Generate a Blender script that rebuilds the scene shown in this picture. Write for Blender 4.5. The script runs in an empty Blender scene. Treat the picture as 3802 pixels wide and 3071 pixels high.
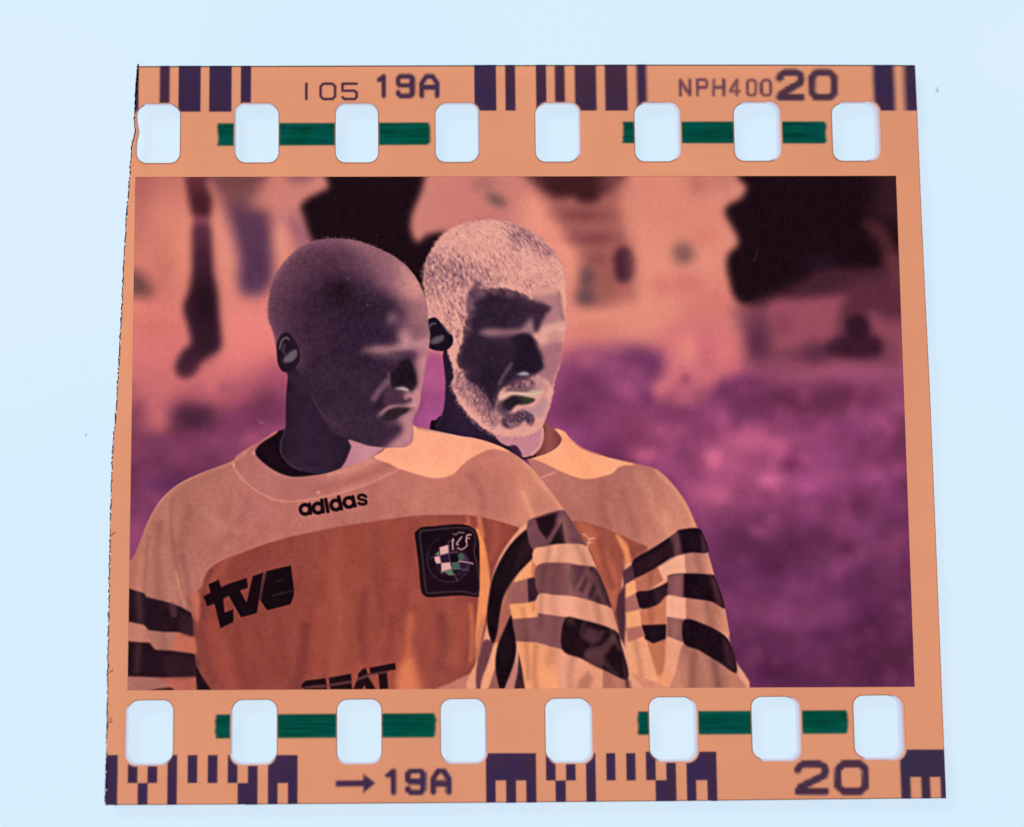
import bpy, bmesh, math, random
import numpy as np
from mathutils import Matrix, Vector

scene = bpy.context.scene
MM = 0.001
LAMP_W = 20.0          # fill lamp
GRID = (1300, 853)    # resolution of the printed picture
TH = 0.15            # film thickness, mm
# ---------------------------------------------------------------- camera
# the film plane is z = TH (mm); the photograph was taken from about 11 cm above, tilted a little
FR = 2.3
CAM = np.array([-3.7909, -17.4034, 108.6085]); ANG = (0.16411, -0.033261, -0.012389)
cam_data = bpy.data.cameras.new('camera'); cam = bpy.data.objects.new('camera', cam_data)
scene.collection.objects.link(cam); scene.camera = cam
ca, sa = math.cos(ANG[0]), math.sin(ANG[0]); cb, sb = math.cos(ANG[1]), math.sin(ANG[1]); cc, sc = math.cos(ANG[2]), math.sin(ANG[2])
ROT = np.array([[cc,-sc,0],[sc,cc,0],[0,0,1]]) @ np.array([[cb,0,sb],[0,1,0],[-sb,0,cb]]) @ np.array([[1,0,0],[0,ca,-sa],[0,sa,ca]])
m4 = Matrix([list(ROT[i]) + [CAM[i]*MM + (TH*MM if i == 2 else 0)] for i in range(3)] + [[0,0,0,1]])
cam.matrix_world = m4
cam_data.sensor_width = 36.0; cam_data.lens = FR*36.0
cam_data.clip_start = 0.005; cam_data.clip_end = 10.0
cam_data.dof.use_dof = True; cam_data.dof.focus_distance = 0.1105; cam_data.dof.aperture_fstop = 34.0

# ---------------------------------------------------------------- world, lamp, exposure
world = bpy.data.worlds.new('World'); scene.world = world; world.use_nodes = True
bg = world.node_tree.nodes['Background']; bg.inputs[0].default_value = (0.9, 0.95, 1.0, 1); bg.inputs[1].default_value = 0.025
ld = bpy.data.lights.new('fill_lamp', 'AREA'); ld.shape = 'DISK'; ld.size = 0.35; ld.energy = LAMP_W; ld.color = (1.0, 0.97, 0.93)  # unseen fill source, added to lift the brightness of the film dyes
lamp = bpy.data.objects.new('fill_lamp', ld); scene.collection.objects.link(lamp)
lamp.location = (-0.42, 0.42, 0.62)
lamp.rotation_euler = (Vector((0,0,0)) - lamp.location).to_track_quat('-Z', 'Y').to_euler()
vs = scene.view_settings
vs.view_transform = 'Standard'; vs.look = 'None'; vs.exposure = 0.0; vs.gamma = 1.0; vs.use_curve_mapping = False
scene.render.engine = 'CYCLES'
scene.cycles.transparent_max_bounces = 24; scene.cycles.max_bounces = 10

PANEL = np.array([0.680, 0.848, 0.985])      # brightness of the panel
ALB = 0.032                                   # how much fill light its frosted face sends back
LIFT = 0.52                                   # fill light sent back by a fully clear, matte emulsion (share of 0.3 albedo)
GAIN = PANEL - ALB*LIFT/.3*.85 + LIFT

# ---------------------------------------------------------------- photograph pixel <-> film plane (mm)
F_PX = FR*3802
def to_film(p):
    p = np.asarray(p, float).reshape(-1, 2)
    d = np.stack([(p[:,0]-1901)/F_PX, -(p[:,1]-1535.5)/F_PX, -np.ones(len(p))], 1) @ ROT.T
    t = -CAM[2]/d[:,2]
    return (CAM[None] + d*t[:,None])[:, :2]
def to_px(X, Y):
    P = np.stack([X-CAM[0], Y-CAM[1], np.full_like(X, -CAM[2])], -1) @ ROT
    return 1901 + F_PX*P[...,0]/-P[...,2], 1535.5 - F_PX*P[...,1]/-P[...,2]
PX = 4.75/371.0        # one photograph pixel in mm, near the middle of the film

def lin(c):
    c = np.asarray(c, float)/255.0
    return np.where(c <= .04045, c/12.92, ((c+.055)/1.055)**2.4)

# ---------------------------------------------------------------- the printed picture on the negative
# The exposed frame is a flat dye image.  Its shapes are traced outlines on the film plane; each is filled
# as a soft-edged area of dye.  Traces are noted in a local frame: origin (ox, oy) and scale k.
def frame(ox, oy, k):
    return lambda pts: [(ox + x / k, oy + y / k) for x, y in pts]
fA = frame(450, 600, 2.17);   fB = frame(900, 800, 2.17);    fC = frame(1500, 750, 2.17)
fD = frame(1900, 600, 1.929); fE = frame(2600, 600, 1.929);  fF = frame(400, 1500, 1.579)
fG = frame(1000, 1500, 1.578); fH = frame(1700, 1550, 1.654); fI = frame(2500, 1400, 1.447)
fJ = frame(1100, 1350, 3.5817); fK = frame(1600, 1250, 3.4717); fL = frame(1080, 1800, 6.7156)
fM = frame(1520, 1920, 5.4267); fN = frame(720, 2060, 5.3725); fO = frame(1080, 2420, 4.884)
fQ = frame(2300, 1200, 3.07);  fR = frame(1750, 620, 3.5817)

def spline(pts, n=5, closed=True):
    p = np.asarray(pts, float)
    if closed: q = np.concatenate([p[-1:], p, p[:2]])
    else: q = np.concatenate([p[:1], p, p[-1:]])
    out = []
    t = np.linspace(0, 1, n, endpoint=False)[:, None]
    for i in range(1, len(q) - 2):
        a, b, c, d = q[i-1], q[i], q[i+1], q[i+2]
        out.append(0.5 * ((2*b) + (c-a)*t + (2*a-5*b+4*c-d)*t*t + (3*b-a-3*c+d)*t**3))
    if not closed: out.append(p[-1:])
    return np.concatenate(out)

def seg_dist2(X, Y, a, b):
    dx, dy = b[0]-a[0], b[1]-a[1]
    L = dx*dx + dy*dy + 1e-12
    t = np.clip(((X-a[0])*dx + (Y-a[1])*dy) / L, 0, 1)
    ex = X - a[0] - t*dx; ey = Y - a[1] - t*dy
    return ex*ex + ey*ey

def poly_sd(X, Y, p):
    d2 = np.full(X.shape, 1e18); ins = np.zeros(X.shape, bool)
    n = len(p)
    for i in range(n):
        a, b = p[i], p[(i+1) % n]
        d2 = np.minimum(d2, seg_dist2(X, Y, a, b))
        if a[1] != b[1]:
            c = (a[1] > Y) != (b[1] > Y)
            xi = a[0] + (Y - a[1]) * (b[0]-a[0]) / (b[1]-a[1])
            ins ^= c & (X < xi)
    d = np.sqrt(d2)
    return np.where(ins, -d, d)

def sstep(x):
    x = np.clip(x, 0, 1); return x*x*(3-2*x)

def vnoise(X, Y, s, seed, rot=0.0, stretch=1.0):
    rs = np.random.RandomState(seed); G = rs.rand(256, 256)
    c, sn = math.cos(rot), math.sin(rot)
    x = (X*c + Y*sn) / s / stretch; y = (-X*sn + Y*c) / s
    xi = np.floor(x).astype(int); yi = np.floor(y).astype(int)
    fx = sstep(x-xi); fy = sstep(y-yi)
    g = lambda i, j: G[(yi+j) & 255, (xi+i) & 255]
    return (g(0,0)*(1-fx)+g(1,0)*fx)*(1-fy) + (g(0,1)*(1-fx)+g(1,1)*fx)*fy

def fbm(X, Y, s, seed, octv=3, rot=0.0, stretch=1.0):
    v = 0; a = 1; t = 0
    for o in range(octv):
        v = v + a*vnoise(X, Y, s/2**o, seed+o*17, rot, stretch); t += a; a *= .5
    return v/t

def boxblur(C, n):
    if n < 1: return C
    for ax in (0, 1):
        p = np.concatenate([C.take([0]*n, ax), C, C.take([-1]*n, ax)], ax)
        cs = np.cumsum(p, ax); m = C.shape[ax]; w = 2*n+1
        z = np.concatenate([np.zeros_like(cs.take([0], ax)), cs], ax)
        C = (z.take(range(w, w+m), ax) - z.take(range(0, m), ax))/w
    return C

class Canvas:
    def __init__(self, U, V):
        self.U, self.V = U, V
        self.C = np.zeros(U.shape + (3,))
        self.r0, self.r1 = V.min(1), V.max(1)
        self.c0, self.c1 = U.min(0), U.max(0)
        self.step = abs(U[0, 1] - U[0, 0])
    def box(self, p, m):
        p = np.asarray(p)
        x0, y0 = p.min(0) - m; x1, y1 = p.max(0) + m
        r = np.where((self.r1 >= y0) & (self.r0 <= y1))[0]
        c = np.where((self.c1 >= x0) & (self.c0 <= x1))[0]
        if len(r) == 0 or len(c) == 0: return None
        return slice(r[0], r[-1]+1), slice(c[0], c[-1]+1)
    def blend(self, s, col, a):
        X, Y = self.U[s], self.V[s]
        if callable(col): col = col(X, Y)
        col = np.asarray(col, float)
        self.C[s] = self.C[s]*(1-a[..., None]) + col*a[..., None]
    def mask(self, pts, f=2.0, smooth=True):
        p = spline(pts) if smooth else np.asarray(pts, float)
        m = np.zeros(self.U.shape); f = max(f, .7*self.step)
        s = self.box(p, f)
        if s is None: return m
        m[s] = sstep(.5 - poly_sd(self.U[s], self.V[s], p)/(2*f))
        return m
    def fill(self, pts, col, f=2.0, alpha=1.0, smooth=True, clip=None):
        p = spline(pts) if smooth else np.asarray(pts, float)
        f = max(f, .7*self.step)
        s = self.box(p, f)
        if s is None: return
        a = alpha*sstep(.5 - poly_sd(self.U[s], self.V[s], p)/(2*f))
        if clip is not None: a = a*clip[s]
        self.blend(s, col, a)
    def stroke(self, pts, w, col, f=2.0, alpha=1.0, smooth=True, clip=None, closed=False):
        p = spline(pts, closed=closed) if smooth else np.asarray(pts, float)
        f = max(f, .7*self.step)
        s = self.box(p, f+w)
        if s is None: return
        X, Y = self.U[s], self.V[s]
        d2 = np.full(X.shape, 1e18)
        n = len(p)
        for i in range(n if closed else n-1): d2 = np.minimum(d2, seg_dist2(X, Y, p[i], p[(i+1) % n]))
        a = alpha*sstep(.5 - (np.sqrt(d2) - w/2)/(2*f))
        if clip is not None: a = a*clip[s]
        self.blend(s, col, a)
    def blob(self, c, r, col, alpha=1.0, rot=0.0, clip=None, hard=1.0):
        cx, cy = c; rx, ry = r; R = max(rx, ry)*2.2
        s = self.box([(cx-R, cy-R), (cx+R, cy+R)], 0)
        if s is None: return
        X, Y = self.U[s]-cx, self.V[s]-cy
        co, si = math.cos(rot), math.sin(rot)
        q = ((X*co+Y*si)/rx)**2 + ((-X*si+Y*co)/ry)**2
        a = alpha*np.exp(-(q**hard)*.9)
        if clip is not None: a = a*clip[s]
        self.blend(s, col, a)

def soften(k, m, r, amt=1.0):
    """blend tones inside a mask over r units without drawing in what lies outside it"""
    rows = np.where(m.max(1) > .01)[0]; cols = np.where(m.max(0) > .01)[0]
    if len(rows) == 0 or len(cols) == 0: return
    s = (slice(rows[0], rows[-1]+1), slice(cols[0], cols[-1]+1))
    n = max(1, round(r/k.step/1.4)); mm = m[s][..., None]
    num = boxblur(boxblur(k.C[s]*mm, n), n); den = boxblur(boxblur(mm, n), n)
    a = mm*amt
    k.C[s] = k.C[s]*(1-a) + num/np.maximum(den, 1e-4)*a

def ramp(v, keys):
    xs = [k[0] for k in keys]
    return np.stack([np.interp(v, xs, [k[1][i] for k in keys]) for i in range(3)], -1)

def one(f, x, y): return f([(x, y)])[0]

def paint_background(k):
    U, V = k.U, k.V
    wob = (fbm(U, V, 260, 5, 3)-.5)*260
    y = V + wob
    left = ramp(y, [(600, (196,116,106)), (900, (213,132,116)), (1180, (218,128,119)), (1330, (216,120,119)),
                    (1440, (172,88,108)), (1520, (132,66,96)), (1800, (120,58,92)), (2500, (128,60,98))])
    mid = ramp(y, [(600, (214,136,122)), (1000, (222,144,126)), (1180, (219,138,124)), (1280, (208,120,122)),
                   (1390, (160,80,118)), (1500, (132,62,106)), (1800, (122,56,104)), (2600, (112,50,96))])
    w = sstep((U-900)/500)[..., None]
    k.C[:] = left*(1-w) + mid*w
    n = fbm(U, V, 190, 31, 2)
    low = sstep((V-1350)/260)
    k.C += ((n-.5)*low*74)[..., None]*np.array([1.0, .62, .8])
    n2 = fbm(U, V, 90, 77, 2)
    k.C += ((n2-.5)*low*40)[..., None]*np.array([1.0, .5, 1.0])
    k.C += ((fbm(U, V, 200, 3, 2)-.5)*(1-low)*16)[..., None]*np.array([1.0, 1, .8])
    b = k.blob
    def fill(p, c, f=2.0, a=1.0): k.fill(p, c, f*1.5, a)
    fill([(460,1290),(760,1290),(700,1420),(640,1520),(600,1590),(560,1560),(520,1490),(460,1500)], (206,116,116), 34, .8)
    fill([(2110,1310),(2300,1285),(2430,1300),(2470,1370),(2440,1440),(2400,1530),(2200,1620),(2080,1500)], (122,58,104), 34, .75)
    # --- upper left
    b(one(fA,150,230), (150,150), (160,88,88), .85); b(one(fA,120,520), (60,110), (184,106,100), .6)
    b(one(fA,330,430), (70,120), (214,138,120), .7)
    b(one(fA,360,880), (55,110), (180,106,98), .55); b(one(fA,480,700), (40,150), (222,142,122), .6)
    b(one(fA,300,1350), (150,40), (196,110,104), .6); b(one(fA,1000,1180), (170,40), (208,118,116), .5)
    b(one(fA,850,700), (60,200), (218,142,130), .8); b(one(fA,1000,1330), (160,70), (226,134,128), .8)
    b(one(fA,200,1560), (110,60), (208,118,120), .5)
    fill(fA([(60,880),(150,900),(215,960),(250,1040),(205,1090),(130,1085),(60,1070)]), (104,66,68), 26)
    fill(fA([(700,90),(1150,90),(1110,230),(1055,330),(1185,410),(1215,550),(1222,850),(1212,980),(1150,1060),
               (1060,1085),(980,1060),(945,970),(952,800),(922,650),(862,450),(800,300),(735,190)]),
           lambda X, Y: ramp(Y, [(640,(104,60,66)), (730,(128,76,82)), (800,(92,56,82)), (1000,(80,50,82)), (1100,(92,60,88))]), 26)
    b(one(fA,1010,250), (60,50), (110,68,74), .6)
    fill(fA([(1270,400),(1450,455),(1530,640),(1440,700),(1340,560),(1240,520)]), (142,86,112), 30, .85)
    fill(fA([(1080,300),(1230,180),(1500,150),(1640,170),(1600,240),(1480,320),(1440,420),(1200,370)]), (192,124,122), 40, .65)
    fill(fA([(1330,90),(1600,90),(1500,155),(1380,165)]), (126,80,94), 16, .8)
    b(one(fA,1290,600), (28,90), (224,150,134), .8)
    fill(fA([(520,80),(680,80),(690,200),(724,290),(720,420),(690,470),(600,470),(565,400),(540,280)]),
           lambda X, Y: ramp(Y, [(660,(98,48,58)), (740,(72,32,42)), (800,(82,38,50))]), 8)
    fill(fA([(600,440),(690,440),(705,520),(600,520)]), (140,72,92), 10)
    fill(fA([(575,520),(650,500),(718,520),(735,700),(745,900),(775,1050),(785,1200),(800,1350),(808,1470),(780,1530),
               (700,1570),(640,1630),(600,1700),(550,1738),(480,1738),(438,1690),(445,1610),(495,1525),(548,1480),(560,1430),
               (540,1330),(505,1220),(505,1150),(550,1020),(570,880),(570,700)]),
           lambda X, Y: ramp(Y, [(830,(92,46,66)), (950,(66,32,48)), (1120,(52,24,40)), (1300,(58,28,44)), (1400,(72,36,54))]), 9)
    b(one(fA,670,1140), (38,90), (30,15,24), .9); b(one(fA,690,1440), (36,70), (44,22,36), .7); b(one(fA,655,350), (30,40), (66,26,36), .8)
    # --- between and behind the heads
    fill([(1575,640),(1950,640),(1935,760),(1900,860),(1800,880),(1640,900),(1540,890),(1520,830),(1560,700)], (196,122,116), 40, .8)
    b((1810,840), (80,50), (186,108,112), .7); b((2000,800), (40,100), (230,150,132), .9); b((2095,910), (40,70), (234,152,136), .9)
    b(one(fR,330,440), (42,24), (112,84,78), .95, .5, None, 1.4); b(one(fR,160,220), (45,25), (150,98,98), .7)
    fill([(1222,600),(1220,690),(1190,712),(1134,743),(1117,771),(1127,803),(1141,849),(1160,905),(1190,1000),(1480,1150),(1590,1170),
            (1620,1080),(1650,880),(1634,863),(1583,874),(1551,900),(1530,870),(1524,828),(1535,780),(1562,715),(1578,650),(1580,600)],
           (27,12,21), 9)
    # --- figure right of the second head
    fill(fD([(150,100),(780,60),(775,300),(825,520),(885,640),(885,960),(770,1000),(600,1060),(480,1030),(460,930),(490,780),(470,640),(400,560),(330,430),(250,300)]),
           (158,92,88), 26, .95)
    fill(fD([(100,60),(780,60),(740,190),(660,240),(600,290),(500,295),(440,255),(330,260),(235,215),(160,150)]),
           lambda X, Y: ramp(X, [(1960,(96,52,62)), (2050,(62,28,34)), (2200,(62,28,32)), (2270,(110,60,66))]), 15)
    b(one(fD,520,385), (92,22), (122,62,66), .9); b(one(fD,600,550), (84,22), (124,62,70), .9); b(one(fD,620,695), (36,22), (132,72,72), .8)
    b(one(fD,545,830), (32,40), (104,74,82), .95, 0, None, 1.5); b(one(fD,532,965), (36,36), (100,72,82), .95, 0, None, 1.5); b(one(fD,680,850), (30,50), (150,86,82), .8)
    fill(fD([(740,660),(790,605),(850,630),(882,700),(880,780),(850,850),(800,875),(752,840),(735,740)]), (62,28,46), 9)
    b(one(fD,810,920), (32,26), (176,100,94), .8, 0, None, 1.6)
    b(one(fD,600,1110), (110,26), (228,146,126), .8)
    b(one(fD,1230,655), (42,44), (120,84,84), .95, 0, None, 1.4); b(one(fD,1325,165), (34,38), (176,102,92), .85, 0, None, 1.3)
    b(one(fD,1380,530), (50,40), (208,118,108), .6); b(one(fD,1060,890), (44,40), (202,108,108), .7); b(one(fD,1260,880), (56,44), (200,106,108), .7)
    b(one(fD,1500,150), (60,40), (186,116,108), .7); b(one(fD,960,700), (60,140), (224,144,126), .6); b(one(fD,1100,300), (120,120), (214,138,120), .5)
    b(one(fD,1470,1000), (70,60), (206,112,108), .6)
    # --- right hand dark object and what lies under it
    fill(fE([(330,900),(700,760),(1100,560),(1480,450),(1480,1120),(1000,1060),(500,1060),(330,1030)]), (64,31,45), 20)
    fill(fE([(260,1050),(480,990),(1440,880),(1445,1480),(1000,1480),(500,1500),(340,1400),(280,1200)]), (112,56,78), 40, .85)
    fill(fE([(352,60),(330,190),(290,262),(200,312),(178,370),(222,455),(268,545),(262,605),(205,660),(188,735),(208,850),
               (240,960),(310,1015),(460,985),(600,940),(740,860),(860,780),(1000,770),(1150,775),(1280,750),(1330,660),(1440,640),(1470,500),(1470,60)]),
           (27,12,20), 11)
    fill(fE([(420,985),(620,910),(780,820),(900,770),(1060,770),(1250,780),(1450,680),(1460,960),(1150,900),(900,960),(650,985),(520,990)]), (68,33,48), 24, .9)
    fill(fE([(1000,960),(1150,850),(1440,820),(1450,960),(1200,940),(1050,990)]), (92,44,62), 26, .9)
    fill(fE([(1240,60),(1480,60),(1480,420),(1330,420),(1240,330),(1260,200)]), (56,28,38), 36, .9)
    fill(fE([(1180,440),(1240,430),(1330,490),(1395,620),(1440,740),(1440,950),(1385,880),(1335,740),(1290,610),(1230,520)]), (128,64,70), 22, .55)
    b(one(fE,870,720), (60,30), (44,22,36), .7)
    fill(fE([(490,1010),(700,985),(1055,965),(1010,1060),(960,1200),(900,1290),(720,1310),(640,1330),(540,1330),(510,1230)]), (154,78,98), 15, .95)
    b(one(fE,590,1170), (40,40), (134,66,86), .8, 0, None, 1.5)
    fill(fE([(1060,960),(1200,920),(1440,900),(1450,1140),(1340,1130),(1250,1080),(1220,1220),(1030,1220),(1000,1120)]), (88,42,58), 22, .9)
    fill(fE([(1225,1080),(1330,1130),(1445,1150),(1450,1330),(1300,1260),(1215,1200)]), (142,72,94), 22, .8)
    fill(fE([(880,1330),(960,1270),(1060,1230),(1240,1240),(1310,1310),(1280,1390),(1150,1412),(1000,1400),(900,1380)]), (58,26,44), 15)
    fill(fE([(1038,1180),(1060,1120),(1125,1095),(1190,1125),(1213,1185),(1190,1245),(1125,1272),(1060,1245)]), (50,24,40), 5)
    b(one(fE,830,1380), (50,44), (88,42,66), .95); b(one(fE,410,1290), (44,80), (84,40,70), .85)
    b(one(fE,1080,1510), (190,26), (162,84,116), .9); b(one(fE,560,1500), (90,30), (138,66,98), .7)
    # --- pink column and the blotched purple ground (centre right)
    fill([(2480,1230),(2720,1230),(2740,1350),(2640,1450),(2560,1500),(2430,1470),(2470,1380)], (208,116,122), 28, .85)
    b((2800,1730), (280,170), (174,86,128), .8); b((2480,1610), (170,60), (146,68,108), .6)
    for x, y, r, c, a in [(2250,1370,50,(150,76,122),.7), (2180,1420,60,(104,46,88),.8), (2330,1440,44,(146,72,122),.6), (2360,1330,50,(100,46,92),.8), (2150,1520,60,(108,48,86),.8), (2260,1560,60,(140,66,108),.6), (2400,1560,60,(150,72,112),.6), (2180,1330,40,(176,92,124),.7)]: b((x, y), (r, r*.85), c, a)
    for x, y, rx, ry, c, a in [
        (760,300,70,100,(228,138,130),.95), (1180,330,52,90,(216,120,122),.95), (1000,400,40,90,(196,102,116),.8), (620,520,60,60,(208,116,126),.8),
        (520,740,60,45,(218,122,132),.95), (920,640,50,50,(206,112,126),.8), (1290,500,40,36,(208,112,124),.9), (760,660,44,46,(184,92,118),.9), (760,840,60,40,(190,96,130),.8),
        (380,480,56,70,(104,48,92),.95), (170,580,40,60,(150,76,126),.8), (240,880,50,60,(120,56,104),.9), (100,760,50,40,(158,78,124),.8),
        (680,1040,90,40,(126,56,96),.9), (1220,770,60,36,(104,46,86),.9), (1500,680,110,40,(106,48,90),.8), (1000,1250,60,60,(116,48,88),.95),
        (1400,980,80,60,(108,50,94),.8), (2000,860,140,70,(98,42,70),.9), (740,1220,44,30,(196,100,142),.95), (470,1230,50,40,(176,90,132),.8),
        (1180,1030,36,50,(162,82,124),.8), (640,1400,60,40,(140,66,108),.7), (820,1440,60,50,(122,58,98),.8), (100,1200,80,90,(128,56,94),.8), (280,1500,80,40,(206,106,138),.9),
        (1480,1350,140,50,(196,98,136),.9), (1060,1500,60,30,(212,112,148),.9), (1760,1420,50,40,(192,96,142),.8)]:
        p = one(fQ, x, y); b(p, (rx*.66, ry*.66), c, a*.85)
    for x, y, rx, ry, c, a in [
        (700,120,300,60,(98,44,74),.8), (430,170,90,50,(110,50,92),.7), (950,110,120,60,(96,42,68),.7), (420,330,90,55,(190,94,134),.85), (560,390,40,30,(180,90,138),.7),
        (215,450,38,40,(214,110,146),.95), (515,555,56,36,(210,108,152),.95), (240,630,72,44,(196,98,136),.85), (140,600,60,60,(180,90,134),.7), (380,560,50,44,(152,74,112),.8), (480,450,70,40,(150,72,112),.7),
        (120,500,40,50,(126,58,98),.8), (800,520,100,60,(164,80,134),.8), (720,590,50,28,(178,86,146),.85), (850,430,60,50,(146,70,122),.6), (1090,540,70,40,(168,82,138),.85), (640,470,44,36,(110,44,90),.9),
        (990,690,80,64,(98,44,78),.9), (760,680,50,40,(120,54,100),.7), (500,770,90,40,(100,46,82),.7), (800,850,60,46,(102,44,82),.85), (380,890,80,64,(102,46,88),.8), (500,840,40,34,(150,70,116),.8),
        (640,900,70,50,(102,44,84),.8), (940,910,50,36,(106,44,80),.8), (920,830,40,30,(138,64,106),.7), (880,1030,36,34,(168,82,144),.9), (380,990,40,30,(138,66,116),.7), (1010,1090,70,60,(104,46,94),.6),
        (760,1170,34,40,(152,72,134),.8), (545,1290,34,36,(154,74,134),.85), (840,1280,60,24,(142,64,122),.7), (520,1100,70,36,(140,64,122),.6), (1060,1380,40,40,(140,64,118),.7), (1220,870,40,30,(150,70,112),.8),
        (820,1390,60,32,(96,42,88),.8), (460,1430,70,50,(104,48,96),.7), (700,1640,140,40,(98,44,88),.7), (960,1560,50,60,(124,58,96),.6), (1190,1500,90,70,(96,44,74),.85), (1225,280,34,60,(102,46,74),.9),
        (1130,260,44,60,(156,76,122),.8), (1200,160,40,40,(160,84,120),.6), (1180,780,50,40,(106,48,88),.6), (1240,1020,30,70,(112,46,86),.7), (1150,1190,40,40,(128,58,100),.6), (300,1250,40,60,(142,66,120),.6), (340,1380,30,50,(140,66,114),.5)]:
        b(one(fI, x, y), (rx*.84, ry*.84), c, min(1, a*1.1))
    rs = np.random.RandomState(12)
    for i in range(330):
        x, y = (rs.uniform(2050, 3420), rs.uniform(1400, 2560)) if i < 260 else (rs.uniform(460, 1080), rs.uniform(1430, 2100))
        r = rs.uniform(15, 38); near = math.exp(-((x-2800)/360)**2 - ((y-1720)/170)**2)
        up = rs.rand() < .42 + .3*near
        c = (172+26*near, 84+14*near, 132+6*near) if up else (100, 44, 82)
        b((x, y), (r*rs.uniform(.8, 1.4), r*rs.uniform(.7, 1.1)), c, rs.uniform(.15, .42), rs.uniform(0, 3), None, 1.6)
    # --- left purple ground
    for x, y, rx, ry, c, a in [(500,80,100,58,(70,35,58),.98), (505,80,80,45,(70,35,58),.9), (290,90,60,70,(204,112,114),.7), (180,130,40,60,(150,78,96),.7), (330,220,50,30,(112,54,88),.8), (250,240,120,40,(122,60,94),.6),
                               (490,230,60,40,(112,52,88),.6), (350,470,100,40,(90,44,88),.9), (420,330,120,40,(138,68,112),.6), (620,240,90,40,(134,64,106),.6), (860,200,50,40,(166,82,116),.8), (760,100,90,60,(128,62,104),.7),
                               (240,600,80,60,(112,54,92),.7), (190,790,60,70,(146,70,112),.8), (900,60,70,60,(120,56,94),.6)]:
        b(one(fF, x, y), (rx*.8, ry*.8), c, a)
    fill(fJ([(1640,-60),(1980,-60),(1980,900),(1500,900),(1560,700),(1640,500)]), (164,80,136), 14, .9)
    b(one(fJ,1800,200), (40,40), (182,92,140), .8); b(one(fJ,1830,440), (36,14), (150,70,122), .7); b(one(fJ,1780,740), (40,20), (172,84,146), .7)

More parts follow.
